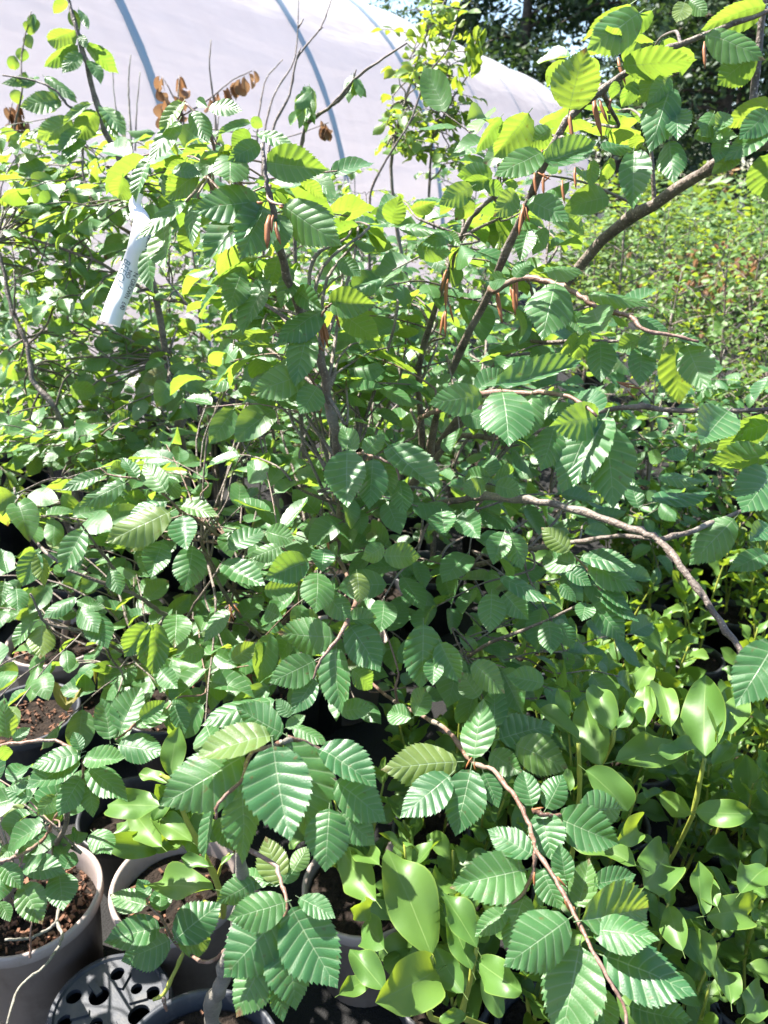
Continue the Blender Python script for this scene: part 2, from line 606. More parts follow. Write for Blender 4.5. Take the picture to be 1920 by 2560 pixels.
LEAF['gris'] = [leaf_mesh("griselinia_leaf", M['griselinia'], gris_prof, 14, 3, 0.05, 0.0, 5, *p, 0.0, i, petiole=0.16) for i, p in enumerate(gp_)]
LEAF['grislo'] = [leaf_mesh("griselinia_leaf", M['griselinia'], gris_prof, 8, 2, 0.05, 0.0, 5, *p, 0.0, i, petiole=0.16) for i, p in enumerate(gp_)]
LEAF['horn'] = [leaf_mesh("hornbeam_leaf", M['hornbeam'], beech_prof, 12, 1, 0.19, 0.008, 6, *p, 0.0, i) for i, p in enumerate(bp_)]
dp_ = [(0.9, 0.5, 0.06, 0.8, 0.0, .1), (1.3, 0.3, 0.08, -0.6, 0.0, -.1), (0.5, 0.9, 0.08, 0.5, 1.2, .15), (.7, .2, .12, 1.2, .3, 0), (1.1, 1.1, .1, -.9, .2, -.1)]
LEAF['dry'] = [leaf_mesh("dry_leaf", M['dry_leaf'], beech_prof, 18, 2, 0.19, 0.012, 9, *p, 0.0, i) for i, p in enumerate(dp_)]
LEAF['wilt'] = [leaf_mesh("wilted_leaf", M['wilted_leaf'], beech_prof, 18, 2, 0.19, 0.012, 9, *p, 0.0, i) for i, p in enumerate(dp_)]
bm_ = MB()
bm_.tube([Vector((0, 0, 0)), Vector((0.02, .3, 0)), Vector((0.0, .7, 0.03)), Vector((-.02, 1, 0.05))], [.035, .075, .07, .008], 5)
BUD = bm_.mesh("bud_scale", M['bud'])


def frame_from(yv, nv):
    yv = yv.normalized()
    nv = (nv - yv * nv.dot(yv))
    if nv.length < 1e-5:
        nv = Vector((0.3, -0.5, 0.8)) - yv * Vector((0.3, -0.5, 0.8)).dot(yv)
    nv.normalize()
    xv = yv.cross(nv)
    return xv, yv, nv


class Plant:
    def __init__(self, name, base, label, cat, group, leafkind='beech'):
        self.root = thing(name, base, label, cat, group)
        self.base = base.copy()
        self.br = []        # (MB, material)
        self.nodes = []     # (point, branch index, radius)
        self.n_leaf = 0
        self.extra = MBL()

    def branch(self, pts, r0, r1, mat='bark', name='branch', sides=8, smooth=True):
        pts = [Vector(p) for p in pts]
        if smooth and len(pts) > 2:
            pts = catmull(pts, 5)
        elif len(pts) == 2:
            pts = [pts[0].lerp(pts[1], k / 4) for k in range(5)]
        n = len(pts)
        rad = []
        for i in range(n):
            t = i / (n - 1)
            r = r0 + (r1 - r0) * t
            r *= 1 + (0.22 if i % 5 == 2 else -0.03) + rnd.uniform(-.05, .05)
            rad.append(r)
            pts[i] = pts[i] + Vector((rnd.uniform(-1, 1), rnd.uniform(-1, 1), rnd.uniform(-1, 1))) * r * (0.38 if 'bark' in mat else 0.12)
        mb = MB()
        mb.tube(pts, rad, sides)
        self.br.append((mb, mat, name))
        k = len(self.br) - 1
        for i in range(n):
            self.nodes.append((pts[i], k, rad[i]))
        return pts

    def put_leaf(self, M4, lod, name='leaf'):
        if self.n_leaf >= 300:
            self.extra.add(lod if isinstance(lod, bpy.types.Mesh) else rnd.choice(LEAF[lod]), M4)
            return
        o = bpy.data.objects.new(name, rnd.choice(LEAF[lod]) if not isinstance(lod, bpy.types.Mesh) else lod)
        C.objects.link(o)
        o.parent = self.root
        o.matrix_basis = Matrix.Translation(-self.base) @ M4
        self.n_leaf += 1
        return o

    def leaf_at(self, p, yv, nv, length, width, lod, name='leaf'):
        xv, yv, nv = frame_from(yv, nv)
        m = Matrix.Identity(4)
        for i in range(3):
            m[i][0] = xv[i] * width
            m[i][1] = yv[i] * length
            m[i][2] = nv[i] * length
            m[i][3] = p[i]
        return self.put_leaf(m, lod, name)

    def hero(self, reg, bx, by, tx, ty, wd, d, lod='hi', dz=None, aspect=0.62, up=True):
        s = REG[reg][2]
        under = wd < 0                     # hangs so that its lower face is seen, lit through
        wd = abs(wd)
        if lod.startswith('gris'):
            aspect = 0.47
        lp = math.hypot(tx - bx, ty - by) * s / FOC * d
        wp = wd * 1.10 * s / FOC * d
        roll = 0.0
        if wp > aspect * lp:
            lt = min(wp / aspect, 1.7 * lp)
            z = math.sqrt(max(lt * lt - lp * lp, 0.0))
            wt = wp
        else:
            z = 0.42 * lp
            wt = min(aspect * lp, 1.3 * wp)
            roll = math.acos(max(0.42, min(1, wp / wt)))
        sg = -1 if ty > by else 1
        if under:
            sg, z, up = -sg, max(z, 0.5 * lp), False
        z = sg * z if dz is None else dz
        b = P(reg, bx, by, d)
        t = P(reg, tx, ty, max(0.3, d + z))
        yv = t - b
        ln = yv.length
        yv.normalize()
        tc = (CAM - b).normalized()
        n0 = tc - yv * tc.dot(yv)
        n0.normalize()
        c1 = Quaternion(yv, roll) @ n0
        c2 = Quaternion(yv, -roll) @ n0
        nv = c1 if (c1.z >= c2.z) == up else c2
        jit = Vector((rnd.uniform(-1, 1), rnd.uniform(-1, 1), rnd.uniform(-1, 1))) * 0.10
        pick = LEAF[lod]
        me = pick[rnd.choice((0, 2, 6, 7, 3, 1) if lod in ('hi', 'mid') else (0, 2, 4, 1))]
        return self.leaf_at(b, yv, nv + jit, ln, wt, me)

    def heroes(self, reg, rows, d, lod='hi', **kw):
        for r in rows:
            self.hero(reg, *r[:5], r[5] if len(r) > 5 else d, lod, **kw)

    def twig(self, path, r0, r1, bi=None):
        pts = catmull(path, 4) if len(path) > 2 else path
        n = len(pts)
        if bi is None:
            q, bi, _ = min(self.nodes, key=lambda nd: (nd[0] - path[0]).length_squared)
        self.br[bi][0].tube(pts, [r0 + (r1 - r0) * i / (n - 1) for i in range(n)], 5, cap=False)
        return pts

    def spray(self, q, size, n, lod, dirv=None, up=None, reach=None):
        """A leafy shoot whose middle is at q, joined to the nearest wood."""
        best, bs = None, 1e9
        for nd in self.nodes[::2]:
            dv = q - nd[0]
            c = dv.length + (0.25 if dv.z < -0.15 else 0)
            if c < bs:
                best, bs = nd, c
        node, bi, rad = best
        d0 = q - node
        if dirv is None:
            dirv = Vector((d0.x, d0.y, d0.z * 0.4))
            if dirv.length < 0.02:
                dirv = Vector((rnd.uniform(-1, 1), rnd.uniform(-1, 1), 0.2))
            dirv.normalize()
            dirv = (dirv + Vector((rnd.uniform(-.5, .5), rnd.uniform(-.5, .5), rnd.uniform(-.15, .35)))).normalized()
        ln = size * (0.45 * n)
        q0 = q - dirv * ln * 0.5
        q2 = q + dirv * ln * 0.5 - Vector((0, 0, 0.12 * ln))
        midp = node.lerp(q0, 0.55) + Vector((rnd.uniform(-1, 1), rnd.uniform(-1, 1), rnd.uniform(0, 1))) * 0.10 * d0.length
        r0 = min(rad * 0.7, 0.0035)
        self.twig([node, midp, q0, q, q2], r0, 0.0011, bi)
        if up is None:
            up = Vector((rnd.uniform(-.45, .45), rnd.uniform(-.65, .15), 1.0))
        side = dirv.cross(up)
        if side.length < 1e-3:
            side = Vector((1, 0, 0))
        side.normalize()
        sgn = rnd.choice((-1, 1))
        for k in range(n):
            t = (k + 0.4) / n
            p = q0.lerp(q, t * 2) if t < .5 else q.lerp(q2, t * 2 - 1)
            sgn = -sgn
            if k == n - 1:
                yv = dirv * 0.9 + side * sgn * 0.3
            else:
                yv = dirv * rnd.uniform(0.4, 0.8) + side * sgn * rnd.uniform(0.6, 1.0)
            yv = yv + Vector((0, 0, rnd.uniform(-0.55, 0.1)))
            nv = up + Vector((rnd.uniform(-.5, .5), rnd.uniform(-.5, .5), rnd.uniform(-.3, .3)))
            l = size * rnd.uniform(0.75, 1.15) * (0.8 if k < 1 else 1)
            self.leaf_at(p + yv.normalized() * size * 0.10, yv, nv, l, l * rnd.uniform(0.50, 0.64), lod)

    def fill(self, reg, box, d0, d1, n, size, lod, leaves=(4, 6)):
        x0, y0, x1, y1 = box
        for i in range(n):
            q = P(reg, rnd.uniform(x0, x1), rnd.uniform(y0, y1), rnd.uniform(d0, d1))
            self.spray(q, size * rnd.uniform(.85, 1.15), rnd.randint(*leaves), lod)

    def bud(self, reg, x0, y0, x1, y1, d, fat=1.0):
        b, t = P(reg, x0, y0, d), P(reg, x1, y1, d)
        yv = t - b
        xv, yv2, nv = frame_from(yv, Vector((0.3, -1, 0.3)))
        o = bpy.data.objects.new("bud_scale", BUD)
        C.objects.link(o)
        o.parent = self.root
        l = yv.length
        m = Matrix.Identity(4)
        wdt = max(l * 0.9, 0.018) * fat
        for i in range(3):
            m[i][0], m[i][1], m[i][2], m[i][3] = xv[i] * wdt, yv2[i] * l, nv[i] * wdt, b[i]
        o.matrix_basis = Matrix.Translation(-self.base) @ m

    def finish(self):
        for i, (mb, mat, name) in enumerate(self.br):
            mb.build(name, M[mat], self.root)
        if self.extra.n:
            self.extra.build("foliage", self.root)


class MBL:
    """Leaves past the limit: joined as real geometry."""

    def __init__(self):
        self.items, self.n = [], 0

    def add(self, me, m):
        self.items.append((me, m))
        self.n += 1

    def build(self, name, parent):
        vs, fs, us, off = [], [], [], 0
        cache = {}
        mat = self.items[0][0].materials[0]
        o0 = parent_origin(parent)
        for me, m in self.items:
            if me.name not in cache:
                co = np.empty(len(me.vertices) * 3, dtype=np.float64)
                me.vertices.foreach_get("co", co)
                co = co.reshape(-1, 3)
                pf = [tuple(p.vertices) for p in me.polygons]
                uv = np.empty(len(me.loops) * 2, dtype=np.float32)
                me.uv_layers[0].data.foreach_get("uv", uv)
                cache[me.name] = (co, pf, uv)
            co, pf, uv = cache[me.name]
            mm = np.array(m)
            w_ = co @ mm[:3, :3].T + mm[:3, 3] - np.array(o0)
            vs.append(w_)
            fs.extend([tuple(i + off for i in f_) for f_ in pf])
            us.append(uv)
            off += len(co)
        me = bpy.data.meshes.new(name)
        me.from_pydata(np.concatenate(vs).tolist(), [], fs)
        ul = me.uv_layers.new(name="UVMap")
        ul.data.foreach_set("uv", np.concatenate(us))
        me.polygons.foreach_set("use_smooth", [True] * len(me.polygons))
        me.materials.append(mat)
        o = bpy.data.objects.new(name, me)
        C.objects.link(o)
        o.parent = parent
        o['kind'] = 'stuff'


def catmull(pts, k):
    """Smooth curve through pts whose tangents follow the local spacing, so it never overshoots."""
    out = []
    n = len(pts)
    tan = []
    for i in range(n):
        a, c = pts[max(i - 1, 0)], pts[min(i + 1, n - 1)]
        tg = c - a
        tan.append(tg.normalized() if tg.length > 1e-9 else Vector((0, 0, 1)))
    for i in range(n - 1):
        p1, p2 = pts[i], pts[i + 1]
        d = (p2 - p1).length
        m1, m2 = tan[i] * d * .8, tan[i + 1] * d * .8
        for j in range(k):
            t = j / k
            t2, t3 = t * t, t * t * t
            out.append(p1 * (2 * t3 - 3 * t2 + 1) + m1 * (t3 - 2 * t2 + t) + p2 * (3 * t2 - 2 * t3) + m2 * (t3 - t2))
    out.append(pts[-1].copy())
    return out


def PP(*rows):
    """Rows of (region, x, y, depth) to points."""
    return [P(*r) for r in rows]


def DD(*rows):
    return [P('D', *r) for r in rows]


# ------------------------------------------------------------------ pots
def pot(parent, c, r_top, h, mat, soil=0.035, chips=0, seed=0, taper=0.80, seg=48):
    """Pot, compost and bark bits as parts of the plant that grows in it. c is on the ground."""
    rr = random.Random(seed)
    mb = MB()
    rb = r_top * taper
    wl = 0.0035
    prof = [(0.0, 0.012), (rb - 0.02, 0.012), (rb - 0.012, 0.0), (rb, 0.004), (r_top - 0.006, h - 0.030), (r_top + 0.001, h - 0.028), (r_top + 0.004, h - 0.024),
            (r_top + 0.0045, h - 0.004), (r_top + 0.003, h), (r_top - 0.003, h), (r_top - 0.006, h - 0.004),
            (r_top - 0.009, h - 0.03), (r_top - 0.012 - (r_top - rb) * .3, h * 0.6)]
    mb.lathe(prof, seg, c)
    po = mb.build("pot", M[mat], parent)
    # compost: an uneven disc
    ms = MB()
    zs = h - soil
    rs = r_top - 0.0095 - (r_top - rb) * soil / h
    rings = 7
    b = 0
    ms.v.append((c.x, c.y, c.z + zs + 0.008))
    for i in range(1, rings + 1):
        for k in range(24):
            th = 2 * math.pi * k / 24
            q = rs * i / rings
            ms.v.append((c.x + q * math.cos(th), c.y + q * math.sin(th), c.z + zs + rr.uniform(-.006, .007) * (1 if i < rings else .3)))
    for k in range(24):
        ms.f.append((0, 1 + k, 1 + (k + 1) % 24))
    for i in range(rings - 1):
        for k in range(24):
            a = 1 + i * 24
            ms.f.append((a + k, a + 24 + k, a + 24 + (k + 1) % 24, a + (k + 1) % 24))
    comp = ms.build("compost", M['soil'], parent)
    if chips:
        mc = MB()
        for i in range(chips):
            th = rr.uniform(0, 6.283)
            q = rs * math.sqrt(rr.random()) * 0.95
            a = Vector((rr.uniform(-1, 1), rr.uniform(-1, 1), rr.uniform(-.3, .3))).normalized()
            bb = a.cross(Vector((rr.uniform(-.3, .3), rr.uniform(-.3, .3), 1))).normalized()
            l = rr.uniform(0.002, 0.009)
            mc.box(Vector((c.x + q * math.cos(th), c.y + q * math.sin(th), c.z + zs + 0.006 + rr.uniform(0, .006))), a * l, bb * l * rr.uniform(.2, .5), a.cross(bb) * rr.uniform(.0012, .003))
        mc.build("bark_chips", M['chip'], comp, smooth=False, kind='stuff')
    return po


# ================================================================== SETTING
gm = MB()
NG = 60
for i in range(NG + 1):
    for j in range(NG + 1):
        gx = (abs(i / NG * 2 - 1) ** 3.5) * 900 * (1 if i > NG / 2 else -1)
        gy = (abs(j / NG * 2 - 1) ** 3.5) * 900 * (1 if j > NG / 2 else -1)
        gm.v.append((gx, gy, 0.0))
for i in range(NG):
    for j in range(NG):
        a = i * (NG + 1) + j
        gm.f.append((a, a + NG + 1, a + NG + 2, a + 1))
tag(gm.build("ground", M['ground']), kind='structure')

# ---- polytunnel: its side runs away to the right
AX = Vector((math.sin(R(24.5)), math.cos(R(24.5)), 0))
NX = Vector((math.cos(R(24.5)), -math.sin(R(24.5)), 0))        # towards the camera side
TD, TW, TH = 3.8, 9.0, 4.45
tun_org = NX * (-TD)


def tun_pt(t, a, inset=0.0):
    """a from 0 (near side foot) over the top to 1 (far side foot)."""
    th = math.pi * a
    n = 2.75
    c_, s_ = math.cos(th), math.sin(th)
    x = (TW / 2 - inset) * math.copysign(abs(c_) ** (2 / n), c_)
    z = (TH - inset) * abs(s_) ** (2 / n)
    return tun_org + AX * t + NX * (x - TW / 2) + Vector((0, 0, z))


HOOP0, HOOPS = 1.31 * TD - 0.70 * TD * 4, 0.70 * TD
nh = 11
tun = thing("polytunnel", tun_pt(HOOP0, 0), "white polythene growing tunnel with blue-grey hoops behind the plants", "polytunnel")
cv = MB()
na, per = 36, 6
nt_ = (nh - 1) * per
for i in range(nt_ + 1):
    t = HOOP0 + HOOPS * i / per
    fr_ = (i % per) / per
    sag = 0.035 * math.sin(math.pi * fr_)
    for k in range(na + 1):
        a = k / na
        p = tun_pt(t, a, sag * min(1, math.sin(math.pi * a) * 2))
        cv.v.append((p.x, p.y, p.z))
for i in range(nt_):
    for k in range(na):
        b = i * (na + 1) + k
        cv.f.append((b, b + 1, b + na + 2, b + na + 1))
cv.build("cover", M['film'], tun)
for h in range(nh):
    hb = MB()
    t = HOOP0 + HOOPS * h
    hb.tube([tun_pt(t, k / 40, 0.004 if h < 7 else 0.030) for k in range(41)], [0.038 if h < 7 else 0.036] * 41, 8)
    hb.build("hoop", M['pipe'], tun)
for tt in (HOOP0, HOOP0 + HOOPS * (nh - 1)):
    ew = MB()
    pts = [tun_pt(tt, k / na, 0.02) for k in range(na + 1)]
    ew.v = [(p.x, p.y, p.z) for p in pts]
    ew.f = [tuple(range(na + 1))]
    ew.build("end_wall", M['film'], tun, smooth=False)


# ---- trees behind
def tree(loc, hgt, rad, crown_base, n, label, seed, lean=0.0, leaf=0.16, conical=0.4):
    rr = random.Random(seed)
    root = thing("tree", loc, label, "tree", "dark trees beyond the tunnel")
    tr = MB()
    pts = [loc + Vector((lean * t * t + 0.15 * math.sin(3 * t + seed), 0.1 * math.sin(4 * t), hgt * t * 0.95)) for t in [k / 8 for k in range(9)]]
    tr.tube(pts, [hgt * 0.022 * (1 - 0.85 * k / 8) for k in range(9)], 9)
    tr.build("trunk", M['tree_bark'], root)
    lb = MB()
    cr = MB()
    limbs = []
    for i in range(46):
        t = crown_base + (0.98 - crown_base) * (i + rr.random()) / 46
        p0 = loc + Vector((lean * t * t, 0, hgt * t * 0.95))
        az = rr.uniform(0, 6.283)
        ln = rad * (1 - conical * (t - crown_base) / (1 - crown_base)) * rr.uniform(.55, 1.1)
        p2 = p0 + Vector((math.cos(az) * ln, math.sin(az) * ln, rr.uniform(-.25, .3) * ln))
        p1 = p0.lerp(p2, .5) + Vector((0, 0, 0.1 * ln))
        lb.tube([p0, p1, p2], [0.06, 0.04, 0.012], 5, cap=False)
        limbs.append((p0, p1, p2, ln))
    lb.build("limb", M['tree_bark'], root)
    cl = []
    for (p0, p1, p2, ln) in limbs:
        for k in range(6):
            t = rr.uniform(.3, 1.05)
            q = p0.lerp(p2, t) + Vector((rr.gauss(0, .16), rr.gauss(0, .16), rr.gauss(-.05, .14))) * ln
            cl.append((q, ln * rr.uniform(.10, .22)))
    v, f = [], []
    for i in range(n):
        q, s = rr.choice(cl)
        p = q + Vector((rr.gauss(0, s), rr.gauss(0, s), rr.gauss(0, s * .7)))
        a = Vector((rr.gauss(0, 1), rr.gauss(0, 1), rr.gauss(0, .7))).normalized()
        b = a.cross(Vector((rr.gauss(0, 1), rr.gauss(0, 1), rr.gauss(0, 1)))).normalized()
        l, w_ = leaf * rr.uniform(.6, 1.3), leaf * rr.uniform(.25, .5)
        k = len(v)
        for q2 in (p - a * l, p + b * w_, p + a * l, p - b * w_):
            v.append((q2.x, q2.y, q2.z))
        f.append((k, k + 1, k + 2, k + 3))
    cr.v, cr.f = v, f
    o = cr.build("crown", M['crown'], root, smooth=False)
    return root


def at_far(reg, x, Y):
    r = ray(reg, x, 420)
    return Vector((r.x / r.y * Y, Y, 0))


tree(at_far('D', 1530, 27), 13.0, 3.6, .22, 11000, "dark tall tree with bare straight trunk, left of the two trunks right of the tunnel", 1, leaf=.15)
tree(at_far('D', 1572, 29), 12.0, 3.2, .24, 9000, "slimmer dark tree with bare lower trunk just right of its twin", 2, leaf=.15)
tree(at_far('D', 1330, 34), 16.0, 4.4, .10, 13000, "broad dark tree rising over the low far end of the tunnel", 3, leaf=.18)
tree(at_far('D', 1120, 38), 17.0, 5.0, .10, 13000, "big dark tree behind the middle of the tunnel roof", 4, leaf=.2)
tree(at_far('D', 940, 42), 18.0, 5.0, .10, 10000, "dark tree furthest left, only its top showing over the tunnel roof", 5, leaf=.2)
tree(at_far('D', 1430, 44), 15.0, 4.8, .08, 11000, "thick dark tree between the broad one and the two bare trunks", 6, leaf=.2)
tree(at_far('D', 1720, 30), 12.0, 3.4, .12, 8000, "dark tree at the edge right of the two bare trunks", 7, leaf=.15)


# ---- shrubs standing far right
def shrub(loc, hgt, rad, n, label, seed, dry=0.0, leaf=0.035, as_leaves=0, group="shrubs in the far rows"):
    rr = random.Random(seed)
    root = thing("potted_shrub", loc, label, "shrub", group)
    st = MB()
    cl = []
    for i in range(9):
        az = rr.uniform(0, 6.283)
        sp = rad * rr.uniform(.2, .9)
        h = hgt * rr.uniform(.7, 1.02)
        p0 = loc + Vector((rr.uniform(-.03, .03), rr.uniform(-.03, .03), 0.2))
        p2 = loc + Vector((math.cos(az) * sp, math.sin(az) * sp, h))
        p1 = p0.lerp(p2, .5) + Vector((math.cos(az) * sp * .25, math.sin(az) * sp * .25, 0))
        st.tube([p0, p1, p2], [.008, .006, .002], 5, cap=False)
        for k in range(12):
            t = rr.uniform(.15, 1)
            q = p0.lerp(p1, t * 2) if t < .5 else p1.lerp(p2, t * 2 - 1)
            cl.append((q + Vector((rr.gauss(0, .3), rr.gauss(0, .3), rr.gauss(0, .12))) * rad, rad * rr.uniform(.10, .22)))
    st.build("stem", M['grey_bark'], root)
    mbs = {'shrub': MB(), 'shrub_dry': MB()}
    for i in range(n):
        ci = rr.randrange(len(cl))
        q, s = cl[ci]
        mb = mbs['shrub_dry' if (ci % 7) / 7.0 < dry else 'shrub']
        p = q + Vector((rr.gauss(0, s), rr.gauss(0, s), rr.gauss(0, s * .8)))
        if p.z < .25:
            continue
        az = rr.uniform(0, 6.283)
        a = Vector((math.cos(az), math.sin(az), rr.uniform(-.7, .3))).normalized()
        b = a.cross(Vector((rr.uniform(-.6, .6), rr.uniform(-.6, .6), 1))).normalized()
        nn = a.cross(b)
        l = leaf * rr.uniform(.7, 1.3)
        k = len(mb.v)
        for q2 in (p - a * l, p - a * l * .2 + b * l * .5 + nn * l * .12, p + a * l, p - a * l * .2 - b * l * .5 + nn * l * .12):
            mb.v.append((q2.x, q2.y, q2.z))
        mb.f.append((k, k + 1, k + 2))
        mb.f.append((k, k + 2, k + 3))
    for nm, mb in mbs.items():
        if mb.f:
            mb.build("foliage" if nm == 'shrub' else "dry_foliage", M[nm], root, kind='stuff')
    pot(root, loc, .14, .25, 'black', seg=20, seed=seed)
    return root


sh = random.Random(55)
far_rows = [  # Y, count, x range, height, dry
    (6.3, 6, 1.75, 5.0, 1.52, .12), (8.6, 6, 2.5, 7.0, 1.62, .32), (12.0, 7, 3.4, 9.6, 1.80, .25), (17.0, 7, 5.4, 13, 2.0, 0.1)]
for ri, (Y, n, xa, xb, hh, dry) in enumerate(far_rows):
    for i in range(n):
        x = xa + (xb - xa) * (i + sh.uniform(-.2, .2)) / (n - 1)
        dr = dry * (2.0 if sh.random() < .18 else 0)
        nth = ("leftmost", "second from left", "third from left", "fourth from left", "fifth from left", "sixth from left", "seventh from left", "eighth from left")[i]
        look = ("loose light green", "light green", "pale green", "hazy green")[ri]
        shrub(Vector((x, Y + sh.uniform(-.3, .3), 0)), hh * sh.uniform(.72, 1.15), sh.uniform(.36, .56), 1500 if ri < 2 else 1000,
              "%s shrub%s, %s in %s far row right" % (look, " with scorched leaves" if dr > .14 else "", nth, ("nearest", "second", "third", "last")[ri]),
              100 + ri * 20 + i, dry=dr, leaf=.046 if ri < 2 else .065, group="shrubs in the far rows at right")

# ================================================================== PLANTS
# pots whose rims are read off the photograph
H = 0.26
cE, rE = circle3(G('S3', 868, 400, H), G('S3', 60, 1085, H), G('S3', 560, 95, H))
cP2, rP2 = circle3(G('S3', 952, 560, H), G('S3', 1235, 125, H), G('S3', 1040, 790, H))
cC, rC = circle3(G('S3', 1200, 1659, .25), G('S3', 1659, 1385, .25), G('R7', 900, 958, .25))

BG = "potted beeches standing pot to pot"

# ---- A1: the big beech whose limbs arch away to the right
base = G('D', 735, 1400, .22)
base.z = 0
A1 = Plant("potted_beech", base, "tall beech with thick limbs arching up to the right over the griselinias", "beech", BG)
pot(A1.root, base, .15, .26, 'taupe', seed=3, chips=40)
A1.branch([base + Vector((0, 0, .2))] + DD((722, 1330, 2.12), (795, 1176, 1.9), (924, 1003, 1.7), (1090, 770, 1.5), (1300, 520, 1.2), (1500, 385, 1.02), (1610, 320, .93), (1760, 290, .86)), .0150, .0054, 'bark', 'trunk', 12)
A1.branch(DD((1610, 320, .93), (1632, 180, .92), (1645, 40, .9), (1650, -60, .88)), .0052, .0035)
A1.branch(DD((924, 1003, 1.7), (945, 890, 1.55), (962, 830, 1.45), (1060, 620, 1.2), (1165, 380, 1.0), (1240, 240, .95), (1400, 130, .92), (1520, 75, .90), (1700, 10, .88)), .0085, .0026, 'bark', sides=10)
A1.branch(DD((915, 1010, 1.7), (905, 800, 1.55), (950, 640, 1.4), (1010, 480, 1.3), (1065, 425, 1.27)), .0075, .0035)
A1.branch(PP(('D', 1060, 620, 1.2), ('R4', 480, 148, 1.1), ('R4', 600, 92, 1.02), ('R4', 740, 120, .98), ('R4', 830, 160, .95), ('R4', 920, 225, .93), ('R4', 1060, 260, .9), ('R4', 1130, 320, .88), ('R4', 1240, 340, .87), ('R4', 1360, 372, .86)), .0048, .0016, 'young_bark')
A1.branch(PP(('D', 905, 905, 1.62), ('R4', 200, 680, 1.2), ('R4', 400, 595, .92), ('R4', 600, 590, .84), ('R4', 800, 605, .8), ('R4', 920, 690, .77)), .0048, .0016, 'young_bark')
A1.branch(PP(('D', 905, 1030, 1.68), ('R4', 310, 790, 1.55), ('R4', 480, 785, 1.4), ('R4', 640, 765, 1.3), ('R4', 1000, 655, 1.2), ('R4', 1330, 670, 1.15), ('R4', 1700, 660, 1.1)), .0062, .0034)
A1.branch(PP(('D', 1145, 705, 1.42), ('R4', 640, 370, 1.4), ('R4', 880, 362, 1.3), ('R4', 1100, 376, 1.25)), .0042, .002)
A1.branch(PP(('D', 905, 1085, 1.75), ('R4', 200, 1072, 1.5), ('R4', 380, 1045, 1.35), ('R4', 560, 1050, 1.25), ('R4', 740, 1075, 1.2), ('R6', 1050, 65, 1.1), ('R6', 1190, 120, 1.06), ('R6', 1300, 260, 1.02), ('R6', 1430, 440, .98), ('R6', 1560, 630, .94)), .0070, .0042)
A1.branch(PP(('R6', 1190, 120, 1.06), ('R6', 1340, 80, 1.08), ('R6', 1500, 15, 1.1), ('R6', 1700, -60, 1.1)), .0042, .003)
A1.branch(PP(('D', 760, 1180, 1.92), ('R6', 300, 240, 1.7), ('R6', 620, 165, 1.35), ('R6', 830, 130, 1.25), ('R6', 1010, 104, 1.2), ('R6', 1150, 112, 1.15)), .0055, .003)
A1.branch(PP(('R6', 780, 170, 1.22), ('R6', 850, 215, 1.2), ('R6', 920, 310, 1.18), ('R6', 935, 340, 1.17)), .0026, .0014, 'young_bark')
A1.branch(PP(('D', 740, 1370, 2.1), ('R6', 300, 640, 1.5), ('R6', 470, 560, 1.25), ('R6', 700, 470, 1.2), ('R6', 850, 395, 1.18)), .0045, .0018)
A1.branch(PP(('D', 738, 1420, 2.2), ('D', 830, 1500, 1.6), ('R6', 180, 890, 1.15), ('R6', 280, 950, 1.05), ('R6', 380, 1080, .97), ('R8', 470, 10, .93), ('R8', 570, 130, .88), ('R8', 630, 250, .85), ('R8', 660, 360, .8), ('R8', 740, 480, .77),
                 ('R8', 820, 630, .74), ('R8', 900, 790, .71), ('R8', 980, 930, .69), ('R8', 1040, 1040, .68), ('R8', 1050, 1150, .67)), .0036, .0013, 'young_bark', sides=10)
A1.branch(PP(('R8', 640, 185, .86), ('R8', 720, 205, .86), ('R8', 800, 200, .88)), .003, .0016, 'young_bark')
A1.branch(PP(('R8', 655, 365, .8), ('R8', 650, 420, .8), ('R8', 610, 530, .8), ('R8', 540, 600, .8)), .0026, .0012, 'young_bark')
A1.branch(PP(('R6', 1080, 1070, .97), ('R6', 480, 985, 1.0), ('R6', 390, 1075, .97)), .0026, .002, 'young_bark') if False else None
# upper right leaves
A1.heroes('R2', [
    (800, 475, 855, 205, -190), (1068, 18, 848, 200, -80), (1105, 55, 890, 210, 130), (1160, 45, 1030, 165, -55), (1005, 200, 960, 118, -75), (1030, 285, 1350, 262, -115),
    (1030, 195, 1140, 290, -85), (1238, 375, 1165, 580, 155), (1262, 470, 1272, 578, 105), (1185, 305, 1100, 455, -95), (1080, 350, 1030, 470, -60), (1235, 330, 1150, 440, 85), (1000, 350, 985, 432, -45),
    (625, 488, 473, 700, -135), (505, 505, 385, 650, -62), (722, 560, 600, 640, -92), (685, 655, 478, 760, 100), (690, 700, 915, 640, 105), (470, 748, 310, 770, -100), (452, 770, 340, 802, -60), (382, 805, 238, 885, 95),
    (310, 838, 250, 950, -62), (382, 858, 310, 960, -75), (572, 830, 488, 930, 95), (430, 798, 532, 830, -62), (622, 865, 805, 940, 95), (800, 945, 872, 1012, -62), (1080, 655, 1075, 872, 122), (1232, 612, 1240, 732, 115),
    (1340, 580, 1530, 608, 62), (935, 640, 1100, 620, 62), (1092, 580, 1088, 662, -60), (980, 680, 940, 800, -45), (905, 690, 880, 812, -50),
    (1650, 20, 1368, 100, -110), (1390, 150, 1665, 212, 105), (1605, 232, 1420, 372, -145), (1665, 425, 1470, 560, -85), (1665, 480, 1540, 600, 105), (1425, 490, 1380, 582, 85), (1482, 492, 1420, 582, 75),
    (1460, 600, 1440, 690, 70), (1530, 650, 1425, 740, 80), (1665, 560, 1480, 670, 80), (1665, 660, 1640, 862, -150), (1300, 8, 1268, 92, 75), (1320, 0, 1385, 60, 60)], .88)
